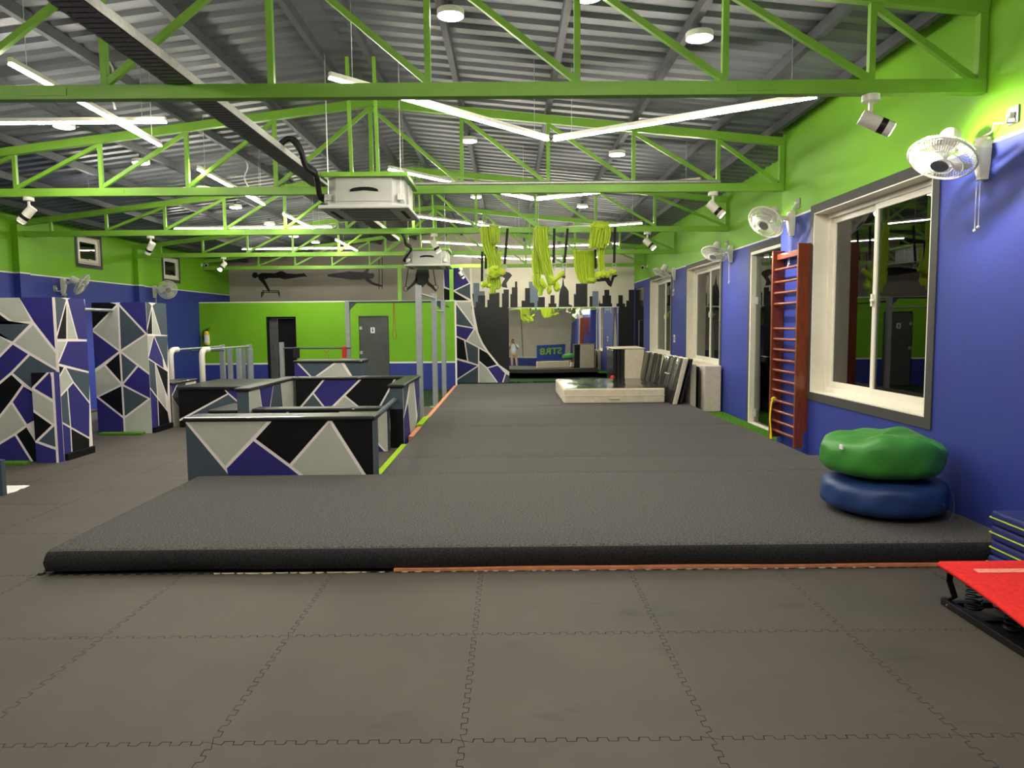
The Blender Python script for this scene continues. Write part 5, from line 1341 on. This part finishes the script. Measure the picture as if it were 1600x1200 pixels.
bodye = [(0, 1), (1, 2), (2, 3), (3, 4), (4, 5), (5, 6), (6, 7), (2, 8), (8, 9), (9, 10), (10, 11), (2, 12), (12, 13), (13, 14), (14, 15), (0, 16), (16, 17), (17, 18), (18, 19), (0, 20), (20, 21), (21, 22), (22, 23)]
body = skin_mesh('body', bodyv, bodye, 'skin', per)
# five fingers per hand, curled round the phone
for sx, hx in ((-1, -.084), (1, .104)):
    for k in range(5):
        z0 = 1.575 + .019 * k - .02; ln = (.05, .07, .075, .07, .055)[k]
        mb = MB().tube([(hx, -.075, z0), (hx - sx * .0 + sx * .012, -.045, z0 + .004), (hx - sx * ln * .25, -.026, z0 + .006), (hx - sx * ln * .5, -.025, z0 + .006)], [.010, .009, .0085, .007], 8)
        mb.build('finger', 'skin', body, smooth=180)
shv = [(p[0], p[1], p[2], p[3] + .055, (p[4] if len(p) > 4 else p[3]) + .05) for p in [bodyv[i] for i in (0, 1, 2, 8, 9, 12, 13)]]
shv[0] = (.02, -.42, .86, .2, .17); shv.append((bodyv[2][0], -.43, 1.46, .1, .1))
skin_mesh('shirt', shv, [(0, 1), (1, 2), (2, 3), (3, 4), (2, 5), (5, 6), (2, 7)], 'shirt', per)
trv = [(.02, -.42, .93, .155, .125), (-.08, -.42, .84, .105), (-.11, -.41, .48, .08), (-.12, -.42, .09, .07), (.12, -.42, .84, .105), (.15, -.40, .48, .08), (.17, -.40, .09, .07)]
skin_mesh('trousers', trv, [(0, 1), (1, 2), (2, 3), (0, 4), (4, 5), (5, 6)], 'trousers', per)
MB().ball((.02, -.43, 1.725), .1, 20, 12, (.85, 1.0, .8)).build('hair', 'hair', per, smooth=180)
mb = MB().ball((-.012, -.315, 1.675), .012).ball((.052, -.315, 1.675), .012); mb.build('eyes', 'p_black', body, smooth=180)
MB().ball((.02, -.305, 1.645), .02, 10, 8, (.7, 1, 1.2)).build('nose', 'skin', body, smooth=180)
MB().tube([(-.01, -.31, 1.605), (.02, -.303, 1.602), (.05, -.31, 1.605)], .007, 6).build('mouth', 'red_thin', body, smooth=180)
for x in (-.058, .098): MB().ball((x, -.40, 1.66), .025, 10, 8, (.4, .8, 1.2)).build('ear', 'skin', body, smooth=180)
ph = thing('phone', (.01, -.045, 1.58), 'dark phone held up by the person', 'phone')
bx('case', (-.065, -.049, 1.57), (.085, -.040, 1.645), 'plastic_black', ph, bevel=.003); bx('screen', (-.06, -.0505, 1.575), (.08, -.049, 1.64), 'p_slate', ph)
